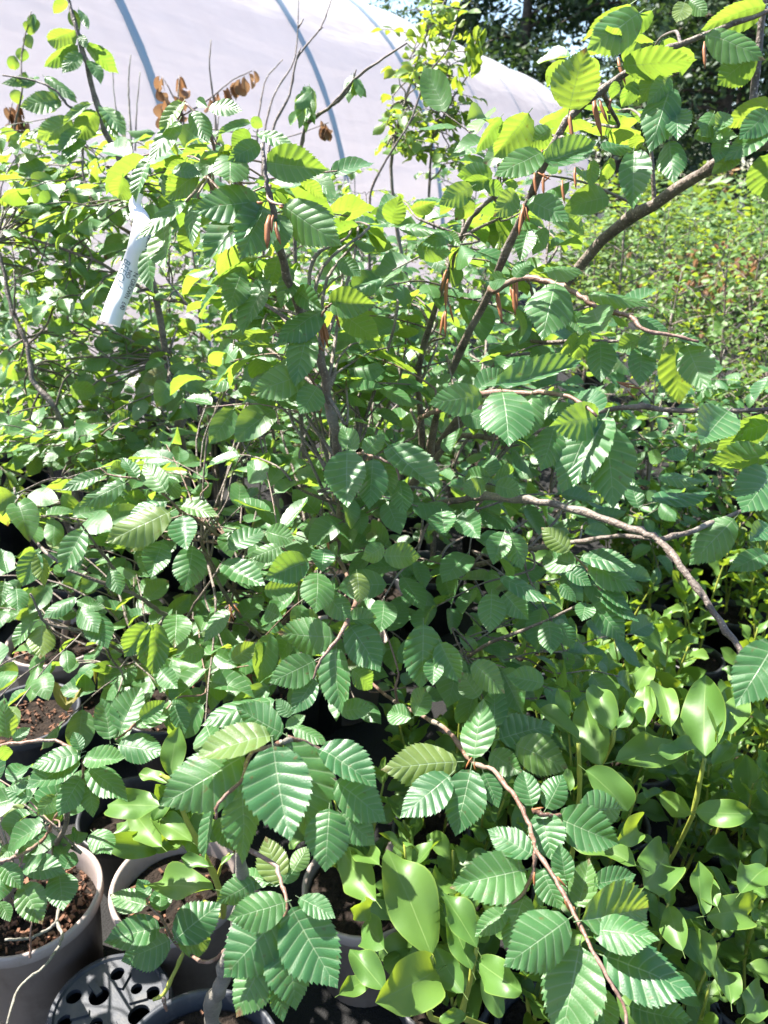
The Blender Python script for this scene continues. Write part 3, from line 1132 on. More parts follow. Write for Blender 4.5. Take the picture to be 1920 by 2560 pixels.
A1.heroes('R2', [(140, 1085, 300, 1080, 90), (275, 1005, 330, 1070, 50), (620, 1000, 590, 1106, 80), (700, 985, 650, 1080, 70), (300, 1010, 160, 1060, 60), (120, 905, 235, 868, -60), (66, 985, 265, 990, 52), (35, 968, 62, 850, -95)], 1.15)
# right of centre, the two bleached sprays
A1.heroes('R4', [
    (425, 600, 195, 640, 130), (510, 585, 555, 800, 205), (930, 690, 740, 740, 150), (905, 690, 775, 985, 205), (960, 690, 805, 975, 140), (955, 735, 1010, 1090, 205), (735, 740, 690, 925, 125), (925, 680, 830, 535, 130),
    (480, 560, 855, 492, 95), (400, 585, 540, 470, 75), (640, 600, 610, 760, 120)], .8)
A1.heroes('R4', [
    (690, 70, 905, 8, 72), (740, 120, 690, 285, 190), (905, 232, 950, 365, 145), (880, 168, 1185, 172, 52), (530, 95, 435, 110, -72), (560, 92, 632, 12, 60), (1130, 330, 1190, 462, 92), (1250, 372, 1282, 645, -155), (1305, 380, 1392, 578, 142),
    (1112, 392, 1110, 552, 105), (935, 365, 940, 545, 112), (882, 330, 800, 448, -62), (830, 330, 752, 432, -40), (1102, 355, 1008, 400, -75), (1240, 345, 1405, 380, 42), (1100, 270, 1245, 320, 62)], .93)
A1.heroes('R4', [(1485, 672, 1330, 832, 170), (1665, 722, 1478, 780, -85), (1665, 690, 1440, 850, -125), (1665, 850, 1388, 932, -112), (1690, 920, 1560, 1100, 205), (1665, 520, 1600, 640, 60)], .85)
A1.heroes('R4', [(455, 955, 450, 850, 92), (460, 962, 330, 942, 92), (470, 975, 590, 930, 92), (480, 990, 600, 1020, 80), (440, 990, 330, 1010, 80), (1202, 880, 1130, 850, 60), (1222, 872, 1322, 838, 58), (1182, 958, 1412, 962, 72), (1160, 1060, 1422, 1000, 92), (1100, 1090, 1060, 960, 70)], 1.22)
A1.heroes('R6', [
    (800, 168, 678, 60, 92), (832, 228, 668, 178, 115), (850, 192, 1092, 228, 82), (880, 232, 1125, 312, 92), (785, 255, 900, 310, 65), (920, 322, 1075, 412, 62), (900, 392, 1050, 555, 118), (930, 372, 1112, 462, 62), (762, 312, 842, 382, 52), (872, 392, 860, 462, 80),
    (710, 470, 730, 612, 97), (760, 482, 822, 592, 72)], 1.18)
A1.heroes('R6', [(0, 190, 165, 190, 108), (250, 0, 260, 122, 112), (340, 0, 412, 132, 112), (520, 88, 460, 235, 100), (545, 90, 605, 247, 97), (465, 350, 460, 522, 112), (520, 352, 612, 462, 100), (500, 282, 755, 388, 72),
                 (170, 485, 172, 772, 162), (242, 562, 322, 742, 112), (222, 632, 202, 755, 82), (382, 650, 532, 780, 112), (692, 740, 530, 702, 100), (1512, 30, 1330, 215, 150), (1650, 180, 1500, 240, 90), (1665, 60, 1560, 130, 90)], 1.08)
A1.heroes('R6', [(1690, 560, 1530, 835, 190)], .66)
# the low branch that reaches forward
A1.heroes('R6', [(390, 1065, 415, 800, 145), (315, 1080, 5, 1090, 172)], .96)
A1.heroes('R6', [(500, 980, 745, 900, 165), (570, 1005, 800, 1100, 155), (460, 1040, 600, 1140, 110), (480, 930, 470, 740, 112), (130, 880, 200, 750, 100), (120, 890, 0, 850, 90), (410, 800, 330, 690, 100)], 1.1)
A1.heroes('R8', [(285, 30, 70, 215, 140), (375, 5, 310, 297, 162), (430, 20, 500, 172, 82), (640, 165, 602, 0, 102), (700, 175, 790, 12, 112)], .93)
A1.heroes('R8', [(680, 197, 722, 392, 145), (745, 215, 1022, 332, 165), (840, 180, 1092, 180, 150)], .87)
A1.heroes('R8', [(640, 375, 443, 255, 120), (605, 440, 303, 500, 190), (680, 435, 755, 612, 125), (610, 545, 520, 782, 122), (530, 620, 388, 712, 92), (785, 490, 765, 330, 92), (835, 600, 902, 398, 112), (905, 500, 1085, 480, 95)], .8)
A1.heroes('R8', [(795, 655, 548, 832, 212), (855, 660, 1213, 600, 222), (945, 810, 1357, 950, 222), (845, 765, 765, 1200, 245), (940, 950, 950, 1180, 140), (1060, 1030, 1335, 1122, 135), (900, 700, 1190, 720, 150)], .73)
A1.fill('D', (1170, 60, 1450, 300), .98, 1.15, 4, .072, 'mid')
A1.fill('D', (1000, 260, 1300, 430), 1.0, 1.25, 5, .075, 'mid')
A1.fill('D', (850, 430, 1230, 620), 1.25, 1.6, 16, .076, 'mid')
A1.fill('D', (820, 620, 1330, 1000), 1.35, 1.9, 34, .078, 'mid')
A1.fill('D', (800, 1050, 1300, 1500), 1.3, 1.85, 34, .078, 'mid')
for r in [(905, 420, 935, 600), (930, 430, 965, 540), (802, 480, 812, 622), (688, 610, 680, 690), (690, 750, 686, 850), (770, 780, 776, 882), (825, 725, 826, 822), (605, 890, 578, 1022), (612, 895, 628, 965), (1010, 250, 1040, 370), (1385, 180, 1382, 300),
          (720, 640, 740, 690), (665, 745, 720, 780), (650, 745, 655, 850), (680, 790, 720, 760), (990, 400, 965, 490), (600, 880, 610, 960), (1050, 670, 1040, 745), (1045, 660, 1062, 740), (1590, 280, 1592, 370)]:
    A1.bud('R2', *r, .95)
for r in [(492, 150, 506, 292), (560, 120, 563, 262), (547, 130, 550, 192), (488, 150, 492, 240), (575, 100, 570, 230)]:
    A1.bud('R4', *r, 1.15)
for r in [(270, 60, 245, 150), (262, 240, 240, 340), (285, 210, 300, 292), (268, 230, 262, 350), (275, 100, 262, 230), (1020, 545, 1090, 560), (1050, 560, 1120, 575), (1060, 570, 1000, 540), (1050, 580, 1090, 620)]:
    A1.bud('R4', *r, 1.3)
for r in [(380, 1060, 350, 1106), (390, 1080, 395, 1120)]:
    A1.bud('R6', *r, .96)
for r in [(750, 470, 790, 520), (780, 560, 800, 620), (650, 450, 648, 515), (950, 940, 985, 1060), (640, 180, 690, 170), (820, 600, 835, 660)]:
    A1.bud('R8', *r, .77)
A1.finish()

# ---- A2: the beech with the upright leader in the middle
base = G('D', 595, 1490, .22)
base.z = 0
A2 = Plant("potted_beech", base, "beech with an upright leading shoot in the middle, its top leaves against the tunnel", "beech", BG)
pot(A2.root, base, .14, .25, 'black', seed=4, chips=60)
lead = A2.branch([base + Vector((0, 0, .2))] + DD((592, 1400, 2.05), (650, 1290, 1.85), (718, 1195, 1.62), (740, 1090, 1.4), (730, 970, 1.25), (690, 770, 1.14), (632, 640, 1.06), (600, 520, .97), (588, 440, .93), (575, 390, .92), (566, 310, .92)), .0125, .002, 'bark', 'trunk', 10)
A2.branch(DD((590, 1395, 2.05), (515, 1290, 1.75), (452, 1212, 1.6), (430, 1160, 1.5)), .006, .003)
A2.branch(PP(('D', 720, 1190, 1.62), ('R5', 1535, 350, 1.3), ('R5', 1500, 470, 1.0), ('R5', 1460, 545, .97), ('R5', 1385, 640, .96), ('R5', 1355, 720, .96)), .004, .0014, 'young_bark')
A2.branch(PP(('R3', 1440, 900, 1.24), ('R3', 1560, 850, 1.1), ('R3', 1600, 860, 1.02), ('R4', 50, 910, 1.0), ('R4', 65, 970, 1.0)), .003, .0014, 'young_bark')
A2.branch(PP(('D', 600, 520, .97), ('R1', 900, 770, 1.02), ('R1', 925, 640, 1.02), ('R1', 870, 520, 1.0), ('R1', 800, 445, 1.0)), .0034, .0014, 'young_bark')
A2.branch(PP(('R1', 890, 770, 1.02), ('R1', 810, 862, .98), ('R1', 710, 960, .96), ('R1', 640, 1080, .95)), .0026, .0012, 'young_bark')
A2.branch(PP(('R1', 1165, 800, .93), ('R1', 1160, 860, .92), ('R1', 1225, 888, .9)), .0024, .0016, 'young_bark')
A2.branch(PP(('D', 690, 770, 1.14), ('R3', 1340, 370, 1.08), ('R3', 1400, 240, 1.04), ('R3', 1430, 205, 1.02)), .0032, .0014, 'young_bark')
A2.branch(PP(('D', 720, 900, 1.2), ('R3', 1350, 540, 1.15), ('R3', 1320, 490, 1.1)), .0026, .0014, 'young_bark')
A2.branch(PP(('D', 715, 1195, 1.62), ('R5', 1430, 200, 1.5), ('R5', 1310, 215, 1.35), ('R5', 1210, 150, 1.3)), .003, .0014, 'young_bark')
A2.heroes('R1', [
    (1132, 872, 828, 892, 130), (1115, 892, 850, 1092, 150), (1142, 890, 1052, 1098, 170), (1225, 888, 1432, 1042, 170), (1215, 925, 1200, 1082, 97), (1152, 705, 1395, 728, 132), (990, 668, 1002, 782, 142), (1082, 662, 883, 665, -52),
    (1082, 532, 928, 562, 47), (1072, 562, 1000, 642, -76), (1085, 512, 1142, 556, -46), (1110, 572, 1282, 640, 56), (1122, 622, 988, 690, 80), (892, 622, 780, 692, -50), (802, 690, 713, 788, -42), (862, 742, 712, 852, -105),
    (790, 442, 678, 562, 62), (772, 522, 640, 702, 72), (832, 482, 902, 608, 86), (902, 462, 1047, 472, 62), (852, 430, 902, 472, 42), (745, 598, 760, 682, -34), (802, 866, 583, 1032, 60), (706, 968, 724, 1190, 105), (832, 878, 830, 1062, 62), (1300, 770, 1402, 862, -46),
    (640, 1080, 632, 1250, 75), (830, 960, 790, 1106, -90), (640, 700, 560, 850, 70), (530, 760, 500, 880, -95), (745, 735, 870, 745, 60), (940, 690, 1000, 640, 60)], .95)
A2.heroes('R3', [
    (1155, 105, 1018, 308, 112), (1422, 202, 1602, 212, 122), (1402, 236, 1178, 332, 102), (1332, 322, 1268, 552, 112), (1312, 512, 1083, 592, 122), (1372, 562, 1300, 682, 112), (1470, 242, 1645, 372, -112), (1192, 382, 983, 400, -42), (1192, 322, 978, 362, -52),
    (1202, 0, 1170, 142, -92), (1082, 30, 903, 102, -62), (1282, 152, 1372, 222, 90), (1042, 70, 985, 242, 112), (1659, 100, 1448, 162, 56), (1280, 60, 1200, 210, 90), (1460, 20, 1560, 80, 70)], 1.05)
A2.heroes('R3', [(1500, 842, 1488, 1105, 165), (1612, 878, 1598, 1090, 112), (1575, 850, 1660, 760, 80), (1530, 850, 1490, 740, 85)], 1.0)
A2.heroes('R4', [(20, 820, 228, 1032, 132), (70, 970, 82, 1106, 92), (0, 880, 40, 1030, 90)], 1.02)
A2.heroes('R5', [(1445, 540, 1188, 532, 152), (1510, 490, 1652, 682, 150), (1452, 590, 1438, 872, 140), (1362, 640, 1163, 742, 132), (1360, 722, 1258, 872, 92), (1522, 680, 1622, 772, -92), (1470, 862, 1612, 840, -82), (1500, 470, 1640, 440, 62),
                 (1372, 262, 1375, 432, 135), (1542, 262, 1560, 397, 90), (1402, 162, 1380, 272, 97), (1332, 212, 1130, 282, 130), (1212, 150, 1078, 202, 66), (1410, 352, 1502, 472, 100), (1659, 150, 1568, 205, 80)], 1.02)
A2.heroes('R5', [(1150, 85, 1275, 120, 90), (990, 162, 1152, 55, 92), (962, 220, 1142, 342, 102), (982, 420, 878, 562, 72), (1000, 640, 1105, 570, 82), (1150, 420, 1230, 470, 80), (1140, 340, 1290, 330, 90)], 1.25)
A2.fill('D', (380, 300, 640, 470), 1.02, 1.3, 9, .074, 'mid')
A2.fill('D', (640, 380, 860, 560), 1.3, 1.7, 9, .074, 'mid')
A2.fill('D', (420, 460, 760, 700), 1.15, 1.5, 14, .076, 'mid')
A2.fill('D', (480, 620, 900, 980), 1.6, 2.2, 18, .076, 'mid')
A2.fill('D', (500, 700, 820, 1100), 1.2, 1.75, 30, .078, 'mid')
A2.fill('D', (430, 1080, 830, 1480), 1.35, 1.95, 34, .078, 'mid')
for r in [(1110, 872, 1140, 880), (1205, 890, 1225, 900), (1180, 930, 1170, 1010), (1190, 960, 1210, 1060), (1165, 930, 1150, 1080)]:
    A2.bud('R1', *r, .9, 1.4)
for r in [(1190, 140, 1232, 235), (1385, 260, 1395, 395), (1395, 270, 1415, 400), (1405, 290, 1422, 370), (1370, 400, 1345, 485), (1340, 350, 1400, 415), (1390, 600, 1385, 680), (1310, 500, 1310, 555), (1450, 240, 1470, 320)]:
    A2.bud('R3', *r, 1.08)
for r in [(990, 400, 1010, 470), (1000, 410, 990, 480), (1010, 400, 1040, 440), (1410, 70, 1420, 170), (1505, 0, 1508, 70), (1520, 0, 1535, 80)]:
    A2.bud('R5', *r, 1.35)
A2.finish()

# ---- C: the beech in the bottom middle whose sprays hang in front
C0 = Vector((cC.x, cC.y, 0))
Cp = Plant("potted_beech", C0, "beech at bottom middle with big pleated leaves and grey stem in a dark pot", "beech", BG)
pot(Cp.root, C0, rC, .25, 'navy', seed=5, chips=40, seg=64)
Cp.branch([P('R7', 925, 1180, 1.20), P('R7', 915, 1090, 1.14), P('R7', 950, 930, 1.02), P('R7', 1010, 760, .95), P('R7', 1040, 560, .89), P('R7', 1050, 300, .8), P('S6', 900, 430, .7), P('S6', 830, 430, .68)], .0130, .0022, 'grey_bark', 'trunk', 12)
Cp.branch(PP(('S6', 860, 440, .69), ('S6', 760, 460, .67), ('S6', 620, 515, .66), ('S6', 560, 700, .64), ('S6', 400, 855, .63), ('S6', 388, 960, .63)), .0023, .0012, 'young_bark')
Cp.branch(PP(('R7', 1040, 330, .81), ('R7', 1190, 420, .78), ('R7', 1215, 495, .76), ('R7', 1240, 580, .74), ('R7', 1215, 715, .73), ('R7', 1165, 820, .72), ('R7', 1180, 905, .72)), .0024, .0011, 'young_bark')
Cp.branch(PP(('R7', 1010, 760, .95), ('R7', 900, 840, 1.02), ('R7', 800, 795, 1.08), ('R7', 750, 745, 1.08), ('R7', 690, 640, 1.08), ('R7', 640, 590, 1.08), ('R7', 630, 550, 1.08)), .0028, .0014, 'young_bark')
Cp.branch(PP(('R7', 795, 795, 1.08), ('R7', 745, 900, 1.08), ('R7', 705, 980, 1.08), ('R7', 662, 1002, 1.08)), .0030, .0026, 'green_stem')
Cp.branch(PP(('R7', 705, 980, 1.08), ('R7', 712, 1020, 1.08), ('R7', 722, 1052, 1.08)), .0030, .0018, 'young_bark')
Cp.branch(PP(('S6', 880, 400, .7), ('S6', 1100, 480, .72), ('S6', 1215, 700, .72), ('S6', 1260, 900, .72), ('S6', 1325, 1010, .72)), .0021, .001, 'young_bark')
Cp.heroes('S6', [
    (760, 388, 215, 470, 235), (850, 370, 500, 190, 230), (585, 520, 3, 885, 350), (782, 460, 862, 1142, 425, .63), (890, 430, 1092, 1097, 300, .69), (1100, 480, 1512, 680, 190), (1215, 700, 1577, 962, 262), (560, 720, 612, 1272, 265), (390, 955, 540, 1192, 132),
    (370, 880, 253, 1262, 112), (1170, 890, 1138, 1315, 285), (1250, 920, 1490, 1155, 200), (870, 330, 1012, 258, 72), (905, 250, 798, 130, 92)], .66)
Cp.heroes('S6', [(790, 140, 263, 205, 175)], .95)
Cp.heroes('S6', [(830, 1402, 722, 1080, 205), (760, 1402, 478, 1272, 150), (850, 1402, 975, 1220, 132), (920, 1320, 1030, 1130, 120), (920, 330, 1162, 402, 112)], .85)
Cp.heroes('R7', [(1210, 640, 943, 912, 232), (1235, 580, 985, 660, 135), (1260, 602, 1442, 962, 235), (1292, 560, 1452, 642, 85), (1230, 715, 1302, 1062, 192), (1150, 827, 988, 1077, 155), (1190, 900, 1230, 1097, 87)], .72)
Cp.heroes('R7', [(1100, 490, 933, 592, 112), (1215, 500, 1130, 400, 90)], .85)
Cp.heroes('S3', [(1260, 632, 933, 540, 190), (1380, 830, 893, 900, 262), (1470, 932, 1033, 1142, 280), (1390, 690, 1395, 488, 182)], 1.07)
Cp.heroes('R7', [(755, 742, 952, 570, 160), (770, 756, 932, 735, 132), (640, 560, 600, 480, 60), (690, 600, 700, 520, 60)], 1.06)
Cp.finish()

# ---- E: the beech in the taupe pot at bottom left
cE = Vector((cE.x, cE.y, 0))
E = Plant("potted_beech", cE, "young beech growing in the big taupe pot at bottom left, bark mulch on its soil", "beech", BG)
pot(E.root, cE, rE, .26, 'taupe', seed=6, chips=330, soil=.05, seg=72)
E.branch([cE + Vector((-.03, .02, .2)), P('S3', 60, 560, 1.3), P('S3', 250, 300, 1.2), P('S3', 440, 120, 1.14), P('S3', 540, 0, 1.1), P('R7', 330, 60, 1.05)], .007, .003, 'bark', 'trunk', 8)
E.branch(PP(('S3', -60, 255, 1.02), ('S3', 90, 235, 1.02), ('S3', 200, 190, 1.03), ('S3', 330, 100, 1.05), ('S3', 400, 30, 1.07), ('R7', 240, 210, 1.06), ('S2', 720, 1320, 1.0), ('S2', 715, 1180, .98)), .0030, .0017, 'young_bark')
E.branch(PP(('S3', 200, 190, 1.03), ('S3', 185, 260, 1.03), ('S3', 170, 300, 1.03)), .0015, .0011, 'young_bark')
E.branch(PP(('S2', -80, 1060, 1.0), ('S2', 0, 1048, 1.0), ('S2', 230, 1022, 1.0), ('S2', 480, 1010, 1.0), ('S2', 690, 1110, .99)), .0032, .0018, 'young_bark')
E.branch([cE + Vector((.03, .05, .2)), P('S3', 515, 630, 1.35), P('S3', 490, 770, 1.30), P('S3', 535, 880, 1.27), P('S3', 500, 1000, 1.24), P('S3', 370, 1170, 1.2), P('S3', 160, 1350, 1.16), P('S3', 60, 1659, 1.1)], .0031, .0018, 'grey_bark')
E.branch(PP(('S3', 490, 775, 1.30), ('S3', 430, 830, 1.3), ('S3', 280, 912, 1.28), ('S3', 40, 930, 1.25)), .0028, .0022, 'grey_bark')
E.branch(PP(('S3', 275, 770, 1.2), ('S3', 262, 900, 1.2), ('S3', 262, 980, 1.2), ('S3', 260, 1090, 1.2)), .0012, .0022, 'young_bark')
E.heroes('S3', [(10, 290, 192, 475, 140), (0, 330, 0, 602, 200), (205, 290, 552, 330, 190), (200, 460, 340, 782, 235), (510, 350, 552, 672, 240), (560, 320, 640, 148, 155), (800, 0, 965, 170, 195), (0, 600, 92, 772, 100), (120, 120, 0, 210, 110), (330, 80, 200, 200, 110)], 1.05)
E.heroes('S2', [(690, 1160, 213, 1432, 265), (700, 1112, 260, 1235, 180), (732, 1160, 1102, 1200, 175), (760, 1240, 1122, 1502, 232), (700, 1330, 490, 1662, 195), (762, 1390, 832, 1662, 142), (700, 1090, 640, 918, 105),
                (70, 985, 0, 700, -150), (110, 1000, 272, 908, 92), (20, 1050, 62, 1202, -112), (480, 1480, 330, 1659, 150), (200, 1450, 60, 1300, 170), (280, 1500, 30, 1420, 150)], .98)
for i in range(14):  # extra sprays, mostly out of view at left, added to shade the upturned pot
    E.spray(cE + Vector((rnd.uniform(-.32, -.08), rnd.uniform(-.12, .16), rnd.uniform(.55, .98))), .075, 5, 'mid')
E.fill('D', (0, 1640, 160, 1790), 1.05, 1.3, 5, .07, 'mid')
E.finish()

# ---- P2: griselinia and beech in the pot right of it
cP2 = Vector((cP2.x, cP2.y, 0))
GG = "griselinias in small pots"
P2 = Plant("potted_griselinia", cP2, "tall griselinia with a few big leaves in the taupe pot right of the mulched pot", "griselinia", GG)
pot(P2.root, cP2, rP2, .26, 'taupe', seed=8, chips=60, soil=.05, seg=72)
P2.branch([cP2 + Vector((.05, .0, .2)), P('R7', 965, 640, 1.2), P('R7', 938, 500, 1.1), P('R7', 880, 370, 1.05), P('R7', 800, 210, 1.02), P('R7', 740, 60, 1.0), P('S2', 1380, 1300, 1.0)], .0052, .003, 'green_stem', 'stem', 8)
P2.branch(PP(('R7', 938, 480, 1.1), ('R7', 960, 410, 1.08), ('R7', 990, 370, 1.07)), .0022, .0015, 'green_stem')
P2.heroes('R7', [(925, 525, 613, 472, 118), (905, 425, 785, 405, 45), (955, 420, 1008, 365, 22)], .98, lod='gris')
P2.heroes('S2', [(1470, 1312, 1515, 888, 195), (1445, 1372, 1193, 1270, 92), (1385, 1572, 880, 1545, 235), (1460, 1400, 1640, 1300, 110)], 1.02, lod='gris')
P2.heroes('R7', [(830, 320, 650, 190, 90), (700, 340, 570, 200, 120)], 1.1, lod='gris')
for k2 in range(16):
    P2.leaf_at(P('R7', rnd.uniform(560, 860), rnd.uniform(200, 420), rnd.uniform(1.12, 1.25)), Vector((rnd.uniform(-1, 1), rnd.uniform(-.6, .6), rnd.uniform(-.2, .9))), Vector((rnd.uniform(-.4, .4), -.6, .8)), rnd.uniform(.06, .085), rnd.uniform(.03, .042), 'gris')
P2.finish()

# ---- B: the beech in the middle left with the low leaning stem
base = G('R5', 740, 850, .22)
base.z = 0
Bp = Plant("potted_beech", base, "spreading beech at middle left with a thick low stem leaning over the soil", "beech", BG)
pot(Bp.root, base, .14, .25, 'black', seed=9, chips=60)
Bp.branch([base + Vector((0, 0, .2)), P('R5', 735, 800, 1.95), P('R5', 820, 720, 1.85), P('R5', 950, 650, 1.8), P('R5', 1100, 570, 1.75), P('R5', 1250, 560, 1.7), P('R5', 1490, 560, 1.6)], .0125, .0045, 'bark', 'trunk', 10)
Bp.branch(PP(('R5', 735, 790, 1.95), ('R5', 680, 710, 1.7), ('R5', 610, 650, 1.55), ('R5', 520, 600, 1.45), ('R5', 340, 510, 1.35), ('R5', 200, 480, 1.32), ('R5', 130, 350, 1.3)), .0045, .002)
Bp.branch(PP(('R5', 960, 645, 1.8), ('R5', 900, 580, 1.7), ('R5', 800, 500, 1.6), ('R5', 690, 430, 1.5), ('R5', 570, 350, 1.45), ('R5', 300, 250, 1.4), ('R5', 100, 60, 1.5), ('R3', 60, 1000, 1.5)), .0060, .0022)
Bp.branch(PP(('R5', 790, 490, 1.6), ('R5', 840, 400, 1.55), ('R5', 930, 270, 1.5), ('R5', 970, 200, 1.5)), .0030, .0018)
Bp.branch(PP(('R5', 1160, 570, 1.75), ('R5', 1020, 430, 1.6), ('R5', 900, 215, 1.5), ('R5', 860, 160, 1.4)), .0046, .002)
Bp.branch(PP(('R5', 560, 345, 1.45), ('R5', 480, 230, 1.4), ('R5', 400, 120, 1.35), ('R5', 330, 30, 1.3)), .0036, .0018)
Bp.branch(PP(('R3', 1000, 1250, 1.6), ('R5', 850, 30, 1.45), ('R3', 780, 1106, 1.3), ('R3', 720, 1040, 1.28), ('R3', 600, 965, 1.28), ('R3', 470, 945, 1.28), ('R3', 430, 915, 1.28)), .0028, .0012, 'young_bark')
Bp.branch(PP(('R5', 820, 715, 1.85), ('S2', 1400, 780, 1.3), ('S2', 1200, 830, 1.22), ('S2', 1100, 930, 1.18), ('S2', 1000, 1000, 1.15)), .0034, .0014, 'young_bark')
Bp.heroes('R5', [
    (735, 0, 453, 132, 115), (790, 20, 800, 182, 115), (702, 130, 640, 292, 112), (645, 160, 620, 267, 77), (832, 150, 810, 342, 132), (362, 80, 250, 255, 112), (480, 250, 512, 347, 72), (160, 170, 82, 322, 100), (165, 182, 202, 322, 70)], 1.22)
Bp.heroes('R5', [(680, 478, 650, 690, -128), (642, 480, 538, 612, -102)], 1.15)
Bp.heroes('R5', [(762, 440, 760, 572, 112), (345, 412, 402, 497, 92), (390, 430, 452, 562, 112), (380, 402, 452, 410, 42), (332, 372, 163, 432, 62), (182, 490, 170, 602, 105), (142, 470, 40, 580, 62), (70, 330, 82, 422, 82), (20, 300, 0, 400, 70),
                 (882, 590, 778, 640, 72), (990, 640, 1102, 572, 80), (420, 420, 340, 380, 60), (740, 640, 690, 770, 100), (760, 700, 650, 640, 90)], 1.35)
Bp.heroes('S2', [(1040, 930, 1203, 503, 225), (950, 1000, 908, 640, 200), (1210, 820, 1442, 668, 160), (1180, 892, 1482, 722, 145), (1022, 1042, 1422, 1100, 242), (1500, 700, 1602, 942, 140), (1390, 400, 1540, 582, 160), (1480, 690, 1660, 660, 90)], 1.15)
Bp.heroes('R3', [(715, 1020, 612, 880, 95), (722, 1022, 800, 948, 100), (442, 945, 258, 1002, 52), (542, 980, 338, 1080, 62), (592, 958, 530, 858, 56), (720, 1062, 538, 1100, 72), (780, 1080, 945, 1110, 62), (480, 930, 560, 900, 60)], 1.26)
Bp.fill('D', (20, 1000, 430, 1180), 1.45, 1.9, 22, .074, 'mid')
Bp.fill('D', (20, 1180, 480, 1340), 1.5, 1.95, 20, .074, 'mid')
Bp.fill('D', (0, 1400, 330, 1540), 1.25, 1.5, 6, .07, 'mid')
Bp.fill('D', (180, 1330, 480, 1480), 1.4, 1.7, 7, .066, 'mid')
Bp.finish()

# ---- F, G: the beeches at upper left
base = Vector((-.62, 2.25, 0))
F = Plant("potted_beech", base, "beech at upper left whose tall dark leader stands up against the tunnel", "beech", BG)
pot(F.root, base, .14, .25, 'taupe', seed=10, chips=40)
F.branch([base + Vector((0, 0, .2)), P('D', 400, 1000, 2.2), P('D', 330, 620, 2.0), P('R1', 540, 765, 1.9), P('R1', 440, 520, 1.86), P('R1', 385, 310, 1.82), P('R1', 330, 120, 1.8), P('R1', 300, 10, 1.8), P('R1', 285, -60, 1.8)], .011, .0035, 'bark', 'trunk', 8)
F.branch(PP(('R1', 430, 490, 1.86), ('R1', 300, 460, 1.8), ('R1', 240, 390, 1.78), ('R1', 140, 345, 1.78), ('R1', 10, 325, 1.78)), .0034, .0018)
F.branch(PP(('R1', 700, 1100, 2.1), ('R1', 420, 900, 2.0), ('R1', 360, 760, 2.0), ('R1', 355, 600, 2.0), ('R1', 340, 560, 2.0)), .005, .002)
F.branch(PP(('D', 335, 640, 2.0), ('D', 200, 560, 2.0), ('D', 80, 520, 2.05), ('D', 20, 500, 2.1)), .005, .002)
F.branch(PP(('D', 335, 640, 2.0), ('D', 420, 660, 1.9), ('R3', 820, 220, 1.85), ('R3', 720, 100, 1.85)), .005, .002)
F.heroes('R1', [(325, 130, 190, 205, -78), (337, 195, 185, 268, -52), (345, 225, 270, 315, 58), (370, 185, 495, 350, -72), (385, 260, 442, 350, 46), (285, 0, 235, 80, -46), (310, 40, 345, 132, -52), (342, 40, 385, 125, 28), (345, 150, 372, 205, 36),
                (440, 460, 547, 577, 62), (430, 455, 515, 602, 42), (418, 480, 318, 604, -88), (392, 450, 255, 522, 42), (312, 520, 160, 602, 92), (155, 350, 60, 352, 36), (240, 376, 320, 402, 36), (195, 332, 320, 402, 50), (265, 435, 83, 452, 77), (250, 430, 180, 480, 40),
                (140, 345, 5, 360, 36), (150, 345, 130, 310, 40), (370, 610, 250, 680, 60), (345, 560, 240, 640, 60), (300, 600, 300, 680, 60)], 1.8)
F.fill('D', (0, 620, 440, 1000), 2.15, 2.75, 26, .074, 'mid')
F.fill('D', (0, 270, 400, 400), 1.85, 2.2, 12, .074, 'mid')
F.fill('D', (130, 330, 420, 480), 1.8, 2.15, 15, .075, 'mid')
F.fill('D', (40, 380, 420, 640), 1.85, 2.25, 34, .076, 'mid')
F.fill('D', (150, 700, 480, 1000), 1.9, 2.4, 26, .076, 'mid')
F.finish()

base, _r = circle3(G('S2', 60, 270, .27), G('S2', 350, 360, .27), G('S2', 740, 265, .27))
Gp = Plant("potted_beech", base, "beech at the left edge with a bent dark stem below the hanging price label", "beech", BG)
pot(Gp.root, base, min(max(_r, .13), .17), .27, 'taupe', seed=11, chips=60, seg=64)
Gp.branch([base + Vector((0, 0, .2)), P('D', 170, 1150, 2.1), P('R3', 300, 870, 2.05), P('R3', 240, 665, 2.0), P('R3', 140, 530, 2.0), P('R3', 120, 385, 2.0), P('R3', 50, 230, 2.0), P('R3', 15, 55, 2.0), P('R3', -20, -60, 2.0)], .0095, .004, 'bark', 'trunk', 8)
Gp.branch(PP(('R3', 122, 385, 2.0), ('R3', 205, 290, 1.96), ('R3', 232, 225, 1.95), ('R3', 270, 190, 1.95)), .0032, .0018)
Gp.branch(PP(('R3', 60, 260, 2.0), ('R3', 65, 130, 1.95), ('R3', 60, 60, 1.95)), .003, .0018)
Gp.branch(PP(('R3', 240, 655, 2.0), ('R3', 275, 540, 1.98), ('R3', 330, 490, 1.95)), .003, .0018)
Gp.branch(PP(('R3', 300, 870, 2.05), ('R3', 430, 780, 1.9), ('R3', 480, 740, 1.85), ('R3', 560, 700, 1.85)), .003, .0018)
Gp.heroes('R3', [(240, 210, 170, 120, 82), (202, 270, 93, 190, 72), (242, 230, 322, 140, 62), (240, 242, 372, 220, 46), (217, 310, 322, 302, 62), (480, 742, 425, 862, 92), (452, 738, 328, 690, 90), (470, 742, 602, 680, 90), (300, 570, 422, 600, -82), (590, 862, 712, 900, 92), (570, 840, 610, 780, 70)], 1.92)
Gp.fill('D', (0, 330, 190, 640), 1.95, 2.35, 30, .076, 'mid')
Gp.fill('D', (0, 700, 300, 1000), 1.9, 2.4, 34, .076, 'mid')
Gp.fill('D', (0, 860, 260, 1040), 1.75, 2.0, 12, .076, 'mid')
Gp.finish()


